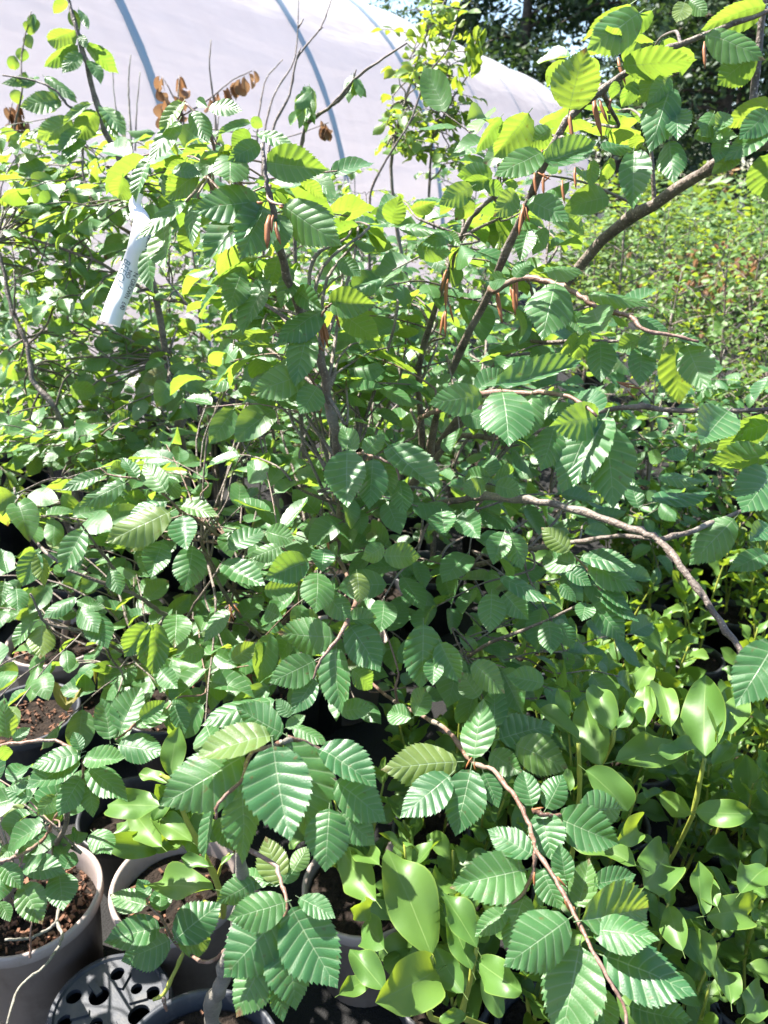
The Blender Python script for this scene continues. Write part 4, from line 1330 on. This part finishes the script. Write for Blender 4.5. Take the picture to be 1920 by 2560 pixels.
# ---- rows of younger beeches behind
def young_beech(loc, hgt, rad, label, group, size, lod, nlat, seed, leaves=(4, 6), kind="potted_beech", cat="beech", potmat='black', lodx=None, nsub=2):
    rr = random.Random(seed)
    p = Plant(kind, loc, label, cat, group)
    top = loc + Vector((rr.uniform(-.1, .1), rr.uniform(-.08, .08), hgt))
    m1 = loc + Vector((rr.uniform(-.05, .05), rr.uniform(-.05, .05), hgt * .5))
    st = p.branch([loc + Vector((0, 0, .2)), m1, top], .010, .0025, 'bark', 'trunk', 6)
    az = rr.uniform(0, 6.28)
    for i in range(nlat):
        t = .22 + .74 * (i + rr.random() * .6) / nlat
        k = min(len(st) - 1, int(t * (len(st) - 1)))
        p0 = st[k]
        az += 2.4 + rr.uniform(-.4, .4)
        ln = rad * (1.15 - .7 * t) * rr.uniform(.7, 1.15)
        dirv = Vector((math.cos(az), math.sin(az), rr.uniform(.25, .8)))
        p2 = p0 + dirv * ln
        p1 = p0.lerp(p2, .5) + Vector((0, 0, .06 * ln))
        pts = p.branch([p0, p1, p2], .0042, .0016, 'bark', 'branch', 5)
        for s in range(nsub):
            q = pts[min(len(pts) - 1, int(len(pts) * rr.uniform(.45, 1)))] + Vector((rr.gauss(0, .05), rr.gauss(0, .05), rr.gauss(.02, .05)))
            p.spray(q, size * rr.uniform(.85, 1.15), rr.randint(*leaves), lod)
    for s in range(2):
        p.spray(top + Vector((rr.gauss(0, .04), rr.gauss(0, .04), .02)), size, rr.randint(*leaves), lod)
    pot(p.root, loc, .14, .25, potmat, seg=20, seed=seed)
    p.finish()
    return p


yr = random.Random(91)
rows2 = [
    (2.65, [(-1.55, 1.45), (-1.15, 1.32), (-.25, 1.28), (.15, 1.22), (.55, 1.16), (.95, .98), (1.38, .92)], 15, 'mid', .074),
    (3.2, [(-1.75, 1.64), (-1.28, 1.52), (-.80, 1.44), (-.35, 1.45), (.08, 1.38), (.52, 1.32), (.98, 1.12), (1.45, 1.02), (1.9, .98)], 15, 'mid', .070),
    (3.85, [(-1.95, 1.92), (-1.5, 1.78), (-.98, 1.64), (-.48, 1.60), (.02, 1.56), (.5, 1.55), (1.0, 1.42), (1.5, 1.25), (2.0, 1.18)], 16, 'lo', .068),
    (4.6, [(-1.15, 1.74), (-.6, 1.68), (-.1, 1.66), (.45, 1.68), (1.0, 1.60), (1.5, 1.36), (2.05, 1.3), (2.6, 1.2)], 16, 'lo', .066)]
names_r = ["row just behind the front beeches", "second row behind the front beeches", "third row behind the front beeches", "last row before the tunnel"]
ords = ["leftmost", "second from left", "third from left", "fourth from left", "fifth from left", "sixth from left", "seventh from left", "eighth from left", "ninth from left"]
for ri, (Y, xs, nl, lod, size) in enumerate(rows2):
    for i, (x, h) in enumerate(xs):
        look = ["bushy young beech", "leafy beech sapling", "slender young beech", "small-leaved beech sapling"][ri]
        if x > .9 and Y > 3:
            hb = x > 1.2 and Y > 4
            young_beech(Vector((x + .25 + yr.uniform(-.06, .06), Y + .3 + yr.uniform(-.1, .1), 0)), h * 1.12, .42, "%s hornbeam, %s in the %s" % (["bushy", "dense dark green", "upright", "leafy"][ri], ords[i], names_r[ri]),
                        "hornbeams at right behind the griselinias", .046, 'horn', 20, 200 + ri * 10 + i, leaves=(4, 6), kind="potted_hornbeam", cat="hornbeam", nsub=4)
            continue
        young_beech(Vector((x + yr.uniform(-.06, .06), Y + yr.uniform(-.1, .1), 0)), h, .40, "%s %s in the %s" % (look, ords[i], names_r[ri]),
                    "young beeches in the rows behind", size * .93, lod, nl, 200 + ri * 10 + i, leaves=(5, 7), nsub=4)

# ---- the narrow lobed-leaf sapling against the tunnel
base = Vector((.46, 3.05, 0))
Hn = Plant("potted_hornbeam", base, "narrow upright hornbeam with small light leaves, rising highest against the tunnel", "hornbeam", "hornbeams behind the beeches")
pot(Hn.root, base, .13, .25, 'black', seed=21, seg=24)
Hn.branch([base + Vector((0, 0, .2)), P('R4', 100, 100, 2.9), P('R2', 30, 720, 2.75), P('R2', 110, 380, 2.7), P('R2', 190, 130, 2.7), P('R2', 260, 10, 2.7), P('R2', 290, -60, 2.7)], .008, .002, 'bark', 'trunk', 6)
Hn.branch([base + Vector((.03, 0, .2)), P('R2', 200, 900, 2.8), P('R2', 210, 600, 2.75), P('R2', 250, 380, 2.7), P('R2', 280, 240, 2.7)], .006, .002, 'bark', 'branch', 5)
Hn.branch([P('R2', 210, 600, 2.75), P('R2', 300, 420, 2.6), P('R2', 375, 300, 2.5), P('R2', 400, 130, 2.5)], .004, .0018, 'bark', 'branch', 5)
for box, n in (((150, 0, 330, 140), 12), ((60, 130, 320, 330), 16), ((30, 300, 330, 520), 22), ((20, 500, 330, 740), 26)):
    Hn.fill('R2', box, 2.55, 2.85, n, .052, 'horn', (5, 7))
for i in range(26):
    t = rnd.random()
    q = P('R2', 400 - 60 * t + rnd.uniform(-35, 45), 110 + 240 * t, rnd.uniform(2.4, 2.6))
    Hn.leaf_at(q, Vector((rnd.uniform(-.4, .4), rnd.uniform(-.4, .4), -1)), Vector((rnd.uniform(-1, 1), -1, .2)), .045, .020, 'dry' if rnd.random() < .2 else 'wilt', 'withered_leaf')
Hn.finish()


# ---- bare and withered saplings behind
def sapling(loc, paths, label, group, r0=.006, mat='bark', name="bare_sapling"):
    loc = Vector((paths[0][0].x, paths[0][0].y, 0))
    p = Plant(name, loc, label, "sapling", group)
    for i, pts in enumerate(paths):
        p.branch(([loc + Vector((0, 0, .2))] if i == 0 else []) + pts, r0 if i == 0 else r0 * .6, .0016, mat, 'trunk' if i == 0 else 'branch', 6)
    pot(p.root, loc, .12, .24, 'black', seg=20)
    return p


SG = "bare saplings"
s1 = sapling(Vector((-.32, 2.45, 0)), [PP(('R1', 1130, 900, 2.3), ('R1', 1185, 545, 2.3), ('R1', 1250, 410, 2.28), ('R1', 1283, 255, 2.26), ('R1', 1385, 120, 2.25), ('R1', 1432, 0, 2.25)),
                                       PP(('R1', 1130, 800, 2.3), ('R1', 1148, 540, 2.3), ('R1', 1190, 400, 2.3), ('R1', 1270, 265, 2.3), ('R1', 1287, 120, 2.3), ('R1', 1290, -20, 2.3)),
                                       PP(('R1', 1110, 620, 2.3), ('R1', 1120, 490, 2.3), ('R1', 1150, 340, 2.3), ('R1', 1222, 258, 2.3)),
                                       PP(('R1', 1283, 255, 2.26), ('R1', 1300, 205, 2.25)), PP(('R1', 1287, 120, 2.3), ('R1', 1312, 82, 2.3)), PP(('R1', 1378, 130, 2.25), ('R1', 1395, 118, 2.25))],
             "leafless dark sapling with three thin forked shoots against the tunnel", SG, .0055)
s1.finish()
s2 = sapling(Vector((-.55, 2.75, 0)), [PP(('R1', 940, 620, 2.6), ('R1', 922, 440, 2.58), ('R1', 905, 270, 2.55), ('R1', 912, 172, 2.55)), PP(('R1', 960, 700, 2.6), ('R1', 940, 560, 2.55), ('R1', 945, 500, 2.55))],
             "single leafless shoot standing between the brown withered leaves", SG, .005)
s2.finish()
s3 = sapling(Vector((-1.15, 2.85, 0)), [PP(('R1', 570, 640, 2.7), ('R1', 556, 430, 2.7), ('R1', 556, 330, 2.7), ('R1', 565, 238, 2.7)), PP(('R1', 585, 650, 2.7), ('R1', 590, 480, 2.7), ('R1', 605, 310, 2.7)),
                                        PP(('R1', 555, 650, 2.7), ('R1', 515, 540, 2.7), ('R1', 492, 400, 2.7), ('R1', 486, 280, 2.7))],
             "leafless sapling with upright grey shoots in front of the first tunnel hoop", SG, .005, 'grey_bark')
s3.finish()
s4 = sapling(Vector((-.05, 2.2, 0)), [PP(('R1', 1270, 900, 1.9), ('R1', 1298, 650, 1.8), ('R1', 1320, 545, 1.75), ('R1', 1440, 450, 1.65), ('R1', 1530, 345, 1.6), ('R1', 1659, 250, 1.55), ('R2', 100, 185, 1.5)), PP(('R1', 1440, 450, 1.65), ('R1', 1500, 400, 1.62), ('R1', 1540, 300, 1.6)),
                                      PP(('R1', 1320, 545, 1.75), ('R1', 1325, 450, 1.75), ('R1', 1310, 400, 1.75))],
             "sparse beech shoot slanting up to the right across the tunnel, two limp leaf tufts", SG, .006, name="sparse_beech")
for (x, y, n) in ((1325, 420, 9), (1530, 370, 8), (1310, 470, 6)):
    for k in range(n):
        a = rnd.uniform(-1, 1)
        s4.hero('R1', x + rnd.uniform(-18, 18), y - 30 + rnd.uniform(-25, 40), x + a * 60, y + rnd.uniform(20, 95), rnd.uniform(28, 45), rnd.uniform(1.6, 1.75), 'mid')
s4.finish()
s5 = sapling(Vector((.10, 2.55, 0)), [PP(('R2', -60, 850, 2.3), ('R2', 10, 690, 2.25), ('R2', 110, 530, 2.2), ('R2', 190, 320, 2.15), ('R2', 270, 220, 2.1), ('R2', 310, 110, 2.1)), PP(('R2', 110, 530, 2.2), ('R2', 150, 480, 2.2))],
             "thin leafless shoot crossing in front of the narrow hornbeam", SG, .0045)
s5.finish()
s6 = sapling(Vector((-.60, 3.0, 0)), [PP(('R1', 800, 700, 2.8), ('R1', 790, 500, 2.75), ('R1', 740, 400, 2.7), ('R1', 700, 330, 2.7)), PP(('R1', 790, 500, 2.75), ('R1', 900, 430, 2.7), ('R1', 1000, 350, 2.7), ('R1', 1090, 305, 2.7)),
                                      PP(('R1', 800, 600, 2.75), ('R1', 770, 470, 2.7), ('R1', 775, 325, 2.7)), PP(('R1', 820, 620, 2.75), ('R1', 900, 560, 2.75), ('R1', 1200, 600, 2.8), ('R1', 1420, 530, 2.8))],
             "withered beech hung with rusty brown dried leaves against the tunnel", SG, .005, name="withered_beech")
for i in range(11):
    t = i / 10
    s6.leaf_at(P('R1', 905 + 190 * t, 425 - 120 * t, 2.7), Vector((rnd.uniform(-.3, .3), 0, -1)), Vector((rnd.uniform(-1, 1), -1, 0)), .052, .020, 'dry', 'dried_leaf')
for i in range(13):
    s6.leaf_at(P('R1', rnd.uniform(670, 800), rnd.uniform(310, 470), 2.7 + rnd.uniform(-.06, .06)), Vector((rnd.uniform(-.5, .5), rnd.uniform(-.3, .3), -1)), Vector((rnd.uniform(-1, 1), -1, 0)), .052, .020, 'dry', 'dried_leaf')
for i in range(9):
    s6.leaf_at(P('R1', rnd.uniform(690, 850), rnd.uniform(450, 600), 2.75), Vector((rnd.uniform(-.5, .5), 0, -1)), Vector((rnd.uniform(-1, 1), -1, 0)), .05, .020, 'dry', 'dried_leaf')
for i in range(6):
    s6.leaf_at(P('R1', rnd.uniform(1370, 1440), rnd.uniform(515, 560), 2.8), Vector((rnd.uniform(-.5, .5), 0, -1)), Vector((rnd.uniform(-1, 1), -1, 0)), .045, .02, 'dry', 'dried_leaf')
s6.finish()
s7 = sapling(Vector((-1.75, 2.9, 0)), [PP(('R1', 60, 620, 2.6), ('R1', 95, 400, 2.5), ('R1', 92, 250, 2.5), ('R1', 110, 150, 2.5), ('R1', 135, 50, 2.5)), PP(('R1', 50, 640, 2.6), ('R1', 40, 520, 2.6), ('R1', 55, 440, 2.6))],
             "thin sapling at the left edge with tiny leaves above a clump of rusty ones", SG, .004, name="withered_beech")
for (x, y) in ((140, 75), (130, 90), (108, 150), (95, 205), (62, 240), (110, 310), (62, 385), (145, 60)):
    s7.leaf_at(P('R1', x, y, 2.5), Vector((rnd.uniform(-.5, .5), -.2, -1)), Vector((rnd.uniform(-.5, .5), -1, .3)), .045, .04, 'mid')
for i in range(13):
    s7.leaf_at(P('R1', rnd.uniform(5, 95), rnd.uniform(440, 570), 2.6), Vector((rnd.uniform(-.5, .5), 0, -1)), Vector((rnd.uniform(-1, 1), -1, 0)), .05, .024, 'dry', 'dried_leaf')
s7.finish()

wl = P('D', 1575, 570, 5.2)
wh = sapling(Vector((wl.x, wl.y, 0)), [[Vector((wl.x, wl.y, .9)), wl], [Vector((wl.x, wl.y, .7)), wl + Vector((-.3, 0, .02))], [Vector((wl.x, wl.y, .7)), wl + Vector((.35, .05, 0))], [Vector((wl.x, wl.y, .6)), wl + Vector((.2, -.2, -.2))]],
             "withered shrub with a spread of tan scorched leaves among the green ones at right", "withered shrubs", .007, name="withered_shrub")
for i in range(170):
    q = wl + Vector((rnd.gauss(0, .26), rnd.gauss(0, .2), rnd.gauss(-.08, .11)))
    wh.leaf_at(q, Vector((rnd.uniform(-1, 1), rnd.uniform(-1, 1), -.8)), Vector((rnd.uniform(-1, 1), -.5, .8)), .055, .026, 'dry' if rnd.random() < .75 else 'wilt', 'scorched_leaf')
wh.finish()

# ---- griselinias in small pots, bottom right
GL = {}


def griselinia(loc, hgt, label, seed, nst=3, size=.062, lod='grislo', potmat='navy', r=.092, ph=.17):
    rr = random.Random(seed)
    p = Plant("potted_griselinia", loc, label, "griselinia", GG)
    for s in range(nst):
        az = rr.uniform(0, 6.28)
        off = Vector((math.cos(az), math.sin(az), 0))
        p0 = loc + off * .03 + Vector((0, 0, ph - .03))
        h = hgt * rr.uniform(.72, 1.0)
        p2 = loc + off * rr.uniform(.03, .15) + Vector((0, 0, h))
        p1 = p0.lerp(p2, .5) + Vector((rr.uniform(-.02, .02), rr.uniform(-.02, .02), 0))
        pts = p.branch([p0, p1, p2], .0038, .0022, 'green_stem', 'stem', 6)
        n = int((h - ph) / .026) + 3
        a2 = rr.uniform(0, 6.28)
        for k in range(n):
            t = .22 + .78 * k / (n - 1)
            i = min(len(pts) - 1, int(t * (len(pts) - 1)))
            q = pts[i]
            a2 += 2.4
            el = .45 + .85 * t + rr.uniform(-.25, .25)
            if k >= n - 2:
                el = 1.5
            dv = Vector((math.cos(a2), math.sin(a2), el))
            nv = Vector((-math.cos(a2) * .5, -math.sin(a2) * .5, .8)) + Vector((rr.uniform(-.3, .3), rr.uniform(-.3, .3), 0))
            l = size * rr.uniform(.8, 1.3) * (1 if k < n - 2 else .7)
            p.leaf_at(q + dv.normalized() * .012, dv, nv, l, l * rr.uniform(.42, .56), lod)
    pot(p.root, loc, r, ph, potmat, seg=36, seed=seed, soil=.02, taper=.78)
    return p


# front row, with the leaves the photograph shows close up
g = griselinia(Vector((.30, .93, 0)), .52, "bright griselinia at the bottom with tall glossy curled leaves, left of the hanging beech branch", 301, nst=3, size=.075, lod='gris')
g.branch([Vector((.27, .93, .14)), P('R8', 205, 1080, .9), P('R8', 208, 900, .84), P('R8', 205, 810, .82)], .004, .0026, 'green_stem', 'stem', 8)
g.branch([Vector((.32, .93, .14)), P('R8', 340, 1080, .9), P('R8', 370, 930, .86), P('R8', 400, 780, .84)], .004, .0026, 'green_stem', 'stem', 8)
g.heroes('R8', [(205, 812, 28, 333, 215), (400, 778, 263, 518, 115), (380, 872, 283, 618, 115), (235, 872, 0, 1002, 190), (342, 972, 218, 790, 112), (412, 840, 572, 962, 132), (200, 1040, 100, 960, 90), (350, 1060, 250, 1090, 60), (420, 900, 520, 1080, 90)], .83, lod='gris')
g.finish()
g = griselinia(Vector((.42, 1.22, 0)), .60, "griselinia with upright horn-shaped bright leaves behind the hanging beech branch", 302, nst=3, size=.07, lod='gris')
g.branch([Vector((.40, 1.22, .14)), P('R8', 830, 250, 1.1), P('R8', 845, 100, 1.05), P('R6', 840, 1000, 1.02)], .0042, .003, 'green_stem', 'stem', 8)
g.branch([Vector((.44, 1.22, .14)), P('R6', 930, 1106, 1.1), P('R6', 985, 1000, 1.05), P('R6', 995, 935, 1.04)], .004, .003, 'green_stem', 'stem', 8)
g.heroes('R6', [(842, 985, 652, 795, 82), (800, 880, 742, 765, 52), (940, 1100, 850, 830, 150), (985, 945, 903, 730, 112), (1010, 935, 1117, 800, 48), (1000, 1076, 1302, 1000, 145), (1130, 930, 1120, 740, 100), (1240, 930, 1190, 710, 110), (1180, 905, 1267, 873, 50), (1180, 1045, 1362, 1000, 62)], 1.03, lod='gris')
g.heroes('R8', [(870, 10, 1083, 165, 92), (1090, 420, 773, 262, 92), (1120, 520, 1252, 342, 172), (1000, 330, 1150, 220, 100), (805, 100, 790, 0, 40)], .97, lod='gris')
g.finish()
g = griselinia(Vector((.64, 1.28, 0)), .62, "griselinia with one broad leaf standing behind a small yellow-green tip", 303, nst=3, size=.072, lod='gris')
g.branch([Vector((.62, 1.28, .14)), P('R8', 1330, 210, 1.12), P('R6', 1385, 1065, 1.08)], .004, .003, 'green_stem', 'stem', 8)
g.heroes('R6', [(1385, 1062, 1370, 723, 172), (1440, 970, 1462, 798, 102), (1500, 960, 1532, 778, 122), (1430, 1002, 1492, 903, 52), (1420, 1092, 1512, 988, 72), (1090, 770, 1132, 680, 82)], 1.08, lod='gris')
g.heroes('R8', [(1345, 190, 1595, 200, 105), (1330, 200, 1200, 130, 90)], 1.05, lod='gris')
g.finish()
g = griselinia(Vector((.78, 1.06, 0)), .66, "tall bright griselinia with narrow upright leaves nearest the bottom right corner", 304, nst=5, size=.078, lod='gris')
g.heroes('R8', [(1380, 640, 1330, 400, 60), (1440, 600, 1365, 450, 90), (1290, 790, 1220, 590, 110), (1390, 640, 1640, 600, 130), (1540, 540, 1659, 400, 130), (1500, 1020, 1480, 820, 110), (1440, 940, 1345, 640, 60), (1560, 1080, 1659, 940, 110)], .95, lod='gris')
g.finish()
gr = random.Random(17)
gl_pos, k = [], 0
places = []
for Y, xs in ((.80, (.46, .66)), (1.00, (.10, .52, .70, .90)), (1.16, (.14, .80, 1.02)), (1.42, (.12, .34, .56, .80, 1.02)), (1.64, (.20, .44, .68, .92, 1.16)), (1.88, (.34, .58, .82, 1.06, 1.30)), (2.14, (.5, .76, 1.02, 1.28, 1.52)), (2.42, (.7, .98, 1.26, 1.54)), (2.75, (.95, 1.25, 1.55, 1.85))):
    places.append((Y, xs))
rn_ = ["front", "second", "third", "fourth", "fifth", "sixth", "seventh", "eighth", "backmost"]
for ri, (Y, xs) in enumerate(places):
    for i, x in enumerate(xs):
        h = (.52, .58, .60, .56, .54, .56, .6, .62, .62)[ri] * gr.uniform(.85, 1.15)
        tone = ["broad-leaved", "yellow-green", "narrow", "dark green", "bushy"][(i + ri) % 5]
        gp = griselinia(Vector((x + gr.uniform(-.02, .02), Y + gr.uniform(-.02, .02), 0)), h, "%s griselinia, %s from left in the %s row of small pots" % (tone, ["first", "second", "third", "fourth", "fifth"][i], rn_[ri]), 310 + ri * 10 + i, nst=gr.randint(3, 5),
                        size=gr.uniform(.060, .080), lod='gris' if Y < 1.3 else 'grislo', potmat=gr.choice(['navy', 'black', 'navy']))
        gp.finish()


# ---- more pots seen through the gaps at left
def lone_pot(loc, r, h, mat, label, seed, chips=80):
    t = thing("plant_pot", loc, label, "plant pot", "pots between the beeches")
    pot(t, loc, r, h, mat, seed=seed, chips=chips, seg=56, soil=.05)
    return t


c2 = G('S2', 230, 760, .22)
lone_pot(Vector((c2.x, c2.y, 0)), .14, .22, 'navy', "dark pot at left edge holding bark-strewn compost, below the taupe one", 42, 140)
c3 = G('S2', 930, 620, .18)
lone_pot(Vector((c3.x, c3.y, 0)), .12, .18, 'black', "black pot in the gap left of the leaning beech stem", 43, 30)
c4 = G('S3', 980, 160, .2)
lone_pot(Vector((c4.x, c4.y + .12, 0)), .12, .2, 'black', "black pot behind and between the two taupe pots", 44, 30)
c5 = G('R7', 1570, 500, .25)
c5.z = 0
g = griselinia(c5, .50, "griselinia with rounded shaded leaves in a taupe pot right of the bottom middle beech", 305, nst=3, size=.075, lod='gris', potmat='taupe', r=.125, ph=.25)
g.heroes('R7', [(1625, 575, 1480, 380, 150), (1640, 420, 1540, 330, 100), (1600, 600, 1485, 620, 85), (1659, 780, 1560, 650, 130)], 1.2, lod='gris')
g.heroes('R7', [(1465, 980, 1580, 910, 82), (1659, 960, 1515, 770, 112)], 1.05, lod='gris')
g.finish()

# ---- upturned pot with drainage holes
cu = G('S3', 940, 1490, .19)
cu.z = 0
up = thing("upturned_pot", cu, "black plastic pot turned upside down, drainage holes in its base", "plant pot")
from mathutils.geometry import delaunay_2d_cdt
mb = MB()
mb.lathe([(.128, 0.0), (.136, 0.0), (.136, .02), (.131, .022), (.113, .176), (.108, .185), (.100, .187), (.097, .182)], 72, cu)
holes = []
for (x, y, r_) in ((1015, 1225, .0135), (855, 1415, .019), (600, 1410, .0145), (1180, 1355, .011), (1350, 1380, .0135), (560, 1640, .0135), (1200, 1580, .020), (830, 1660, .012), (960, 1790, .0145)):
    q = G('S3', x, y, .182)
    q = Vector((q.x - cu.x, q.y - cu.y, 0))
    if q.length + r_ > .092:
        q = q.normalized() * (.092 - r_)
    if all((q - h_[0]).length > r_ + h_[1] + .003 for h_ in holes):
        holes.append((q, r_))
vv, ee = [], []


def ring(cx, cy, rad_, n_):
    b_ = len(vv)
    for k_ in range(n_):
        vv.append(Vector((cx + rad_ * math.cos(6.283185 * k_ / n_), cy + rad_ * math.sin(6.283185 * k_ / n_))))
        ee.append((b_ + k_, b_ + (k_ + 1) % n_))


ring(0, 0, .097, 72)
for q, r_ in holes:
    ring(q.x, q.y, r_, 20)
ov, oe, of, _a, _b, _c = delaunay_2d_cdt(vv, ee, [], 0, 1e-6)
b0 = len(mb.v)
for q in ov:
    mb.v.append((cu.x + q.x, cu.y + q.y, .182))
for f_ in of:
    cx_ = sum((ov[i] for i in f_), Vector((0, 0))) / len(f_)
    if cx_.length < .097 and all((cx_ - Vector((h_[0].x, h_[0].y))).length > h_[1] * .97 for h_ in holes):
        mb.f.append(tuple(b0 + i for i in f_))
for q, r_ in holes:
    mb.lathe([(r_, .182), (r_, .172)], 20, cu + q)
body = mb.build("pot_body", M['navy'], up, smooth=False)
for k2 in range(6):
    th = k2 * math.pi / 3 + .3
    rb = MB()
    a = Vector((math.cos(th), math.sin(th), 0))
    rb.box(cu + a * .052 + Vector((0, 0, .1842)), a * .016, Vector((-a.y, a.x, 0)) * .006, Vector((0, 0, .003)))
    rb.build("rib", M['navy'], body, smooth=False)

# ---- the curled leaf and the fallen leaf on the compost
def loose_leaf(name, reg, bx, by, tx, ty, wd, d, kind, label, cat, dz=0.0):
    b, t = P(reg, bx, by, d), P(reg, tx, ty, d + dz)
    xv, yv, nv = frame_from(t - b, Vector((.2, -.6, .8)))
    me = rnd.choice(LEAF[kind])
    o = bpy.data.objects.new(name, me)
    C.objects.link(o)
    l = (t - b).length
    w_ = wd * REG[reg][2] / FOC * d
    m = Matrix.Identity(4)
    for i in range(3):
        m[i][0], m[i][1], m[i][2], m[i][3] = xv[i] * w_, yv[i] * l, nv[i] * l, b[i]
    o.matrix_basis = m
    tag(o, label, cat)
    return o


loose_leaf("fallen_leaf", 'R5', 1165, 720, 960, 700, 85, 1.7, 'dry', "dry tan beech leaf lying under the central stems", "leaf", .03)
loose_leaf("withered_leaf", 'S2', 580, 760, 530, 480, 240, 1.45, 'wilt', "limp curled leaf with a browned tip in front of the pots at left", "leaf", .03)
loose_leaf("withered_leaf", 'S2', 830, 330, 900, 500, 180, 1.6, 'wilt', "crumpled yellowing leaf hanging over the black pot", "leaf", .02)

# ---- price label
LT = Plant.__new__(Plant)
line = [(700, 120), (650, 300), (735, 470), (745, 640), (690, 900), (600, 1150), (500, 1400), (400, 1640), (300, 1930)]
ctr = [P('T', x, y, 1.32 + 0.015 * math.sin(i * 1.4)) for i, (x, y) in enumerate(line)]
tg = thing("price_label", ctr[0], "white paper price label looped over a beech twig, printed lettering running down it", "price label")
ctr = catmull(ctr, 6)
mb = MB()
wds = []
for i, p in enumerate(ctr):
    t = i / (len(ctr) - 1)
    tgt = (ctr[min(i + 1, len(ctr) - 1)] - ctr[max(i - 1, 0)]).normalized()
    tc = (CAM - p).normalized()
    side = tc.cross(tgt)
    side.normalize()                     # towards the right of the strip as seen
    if side.x < 0:
        side = -side
    tw = 1.1 * max(0, .35 - t) * math.sin(9 * t)
    side = Quaternion(tgt, tw) @ side
    hw_ = .0080 + .0090 * min(1, t * 2.4)
    wds.append((p, tgt, side, hw_))
    nrm = side.cross(tgt).normalized() * .00015
    for sgn in (-1, 1):
        for s2 in (-1, 1):
            q = p + side * sgn * hw_ + nrm * s2
            mb.v.append((q.x, q.y, q.z))
for i in range(len(ctr) - 1):
    a, b = i * 4, (i + 1) * 4
    for (u, v_) in ((0, 2), (2, 3), (3, 1), (1, 0)):
        mb.f.append((a + u, a + v_, b + v_, b + u))
paper = mb.build("paper", M['tag'], tg)


def lettering(text, t0, across, size, mat, shear=0.0, name="lettering"):
    cu_ = bpy.data.curves.new(name, 'FONT')
    cu_.body = text
    cu_.size = size
    cu_.shear = shear
    cu_.extrude = 0.0001
    tmp = bpy.data.objects.new("tmp_text", cu_)
    C.objects.link(tmp)
    dg_ = bpy.context.evaluated_depsgraph_get()
    me = bpy.data.meshes.new_from_object(tmp.evaluated_get(dg_))
    bpy.data.objects.remove(tmp)
    i = int(t0 * (len(wds) - 1))
    p, tgt, side, hw_ = wds[i]
    tgt = (wds[-1][0] - wds[len(wds) // 2][0]).normalized()
    # follow the strip: bend every vertex along the centre line
    length = [0.0]
    for j in range(1, len(wds)):
        length.append(length[-1] + (wds[j][0] - wds[j - 1][0]).length)
    start = length[i]
    vs = []
    for v in me.vertices:
        s = start + v.co.x
        j = max(0, min(len(wds) - 2, next((q for q in range(len(length) - 1) if length[q + 1] >= s), len(wds) - 2)))
        f = (s - length[j]) / (length[j + 1] - length[j])
        pc = wds[j][0].lerp(wds[j + 1][0], f)
        sd = wds[j][2].lerp(wds[j + 1][2], f).normalized()
        tg_ = (wds[j + 1][0] - wds[j][0]).normalized()
        nn = tg_.cross(sd)
        if nn.dot(CAM - pc) < 0:
            nn = -nn
        q = pc + sd * (across + v.co.y) + nn * (.0006 + v.co.z)
        vs.append((q - tg.location)[:])
    for v, c_ in zip(me.vertices, vs):
        v.co = c_
    me.materials.clear()
    me.materials.append(M[mat])
    o = bpy.data.objects.new(name, me)
    C.objects.link(o)
    o.parent = paper
    return o


lettering("FROM", .40, .0105, .0095, 'ink')
lettering("N GROWN   £40", .655, .0075, .0105, 'ink')
lettering("NO", .665, -.0025, .0095, 'ink')
lettering("BEECH", .60, -.0150, .0165, 'pen', .3)
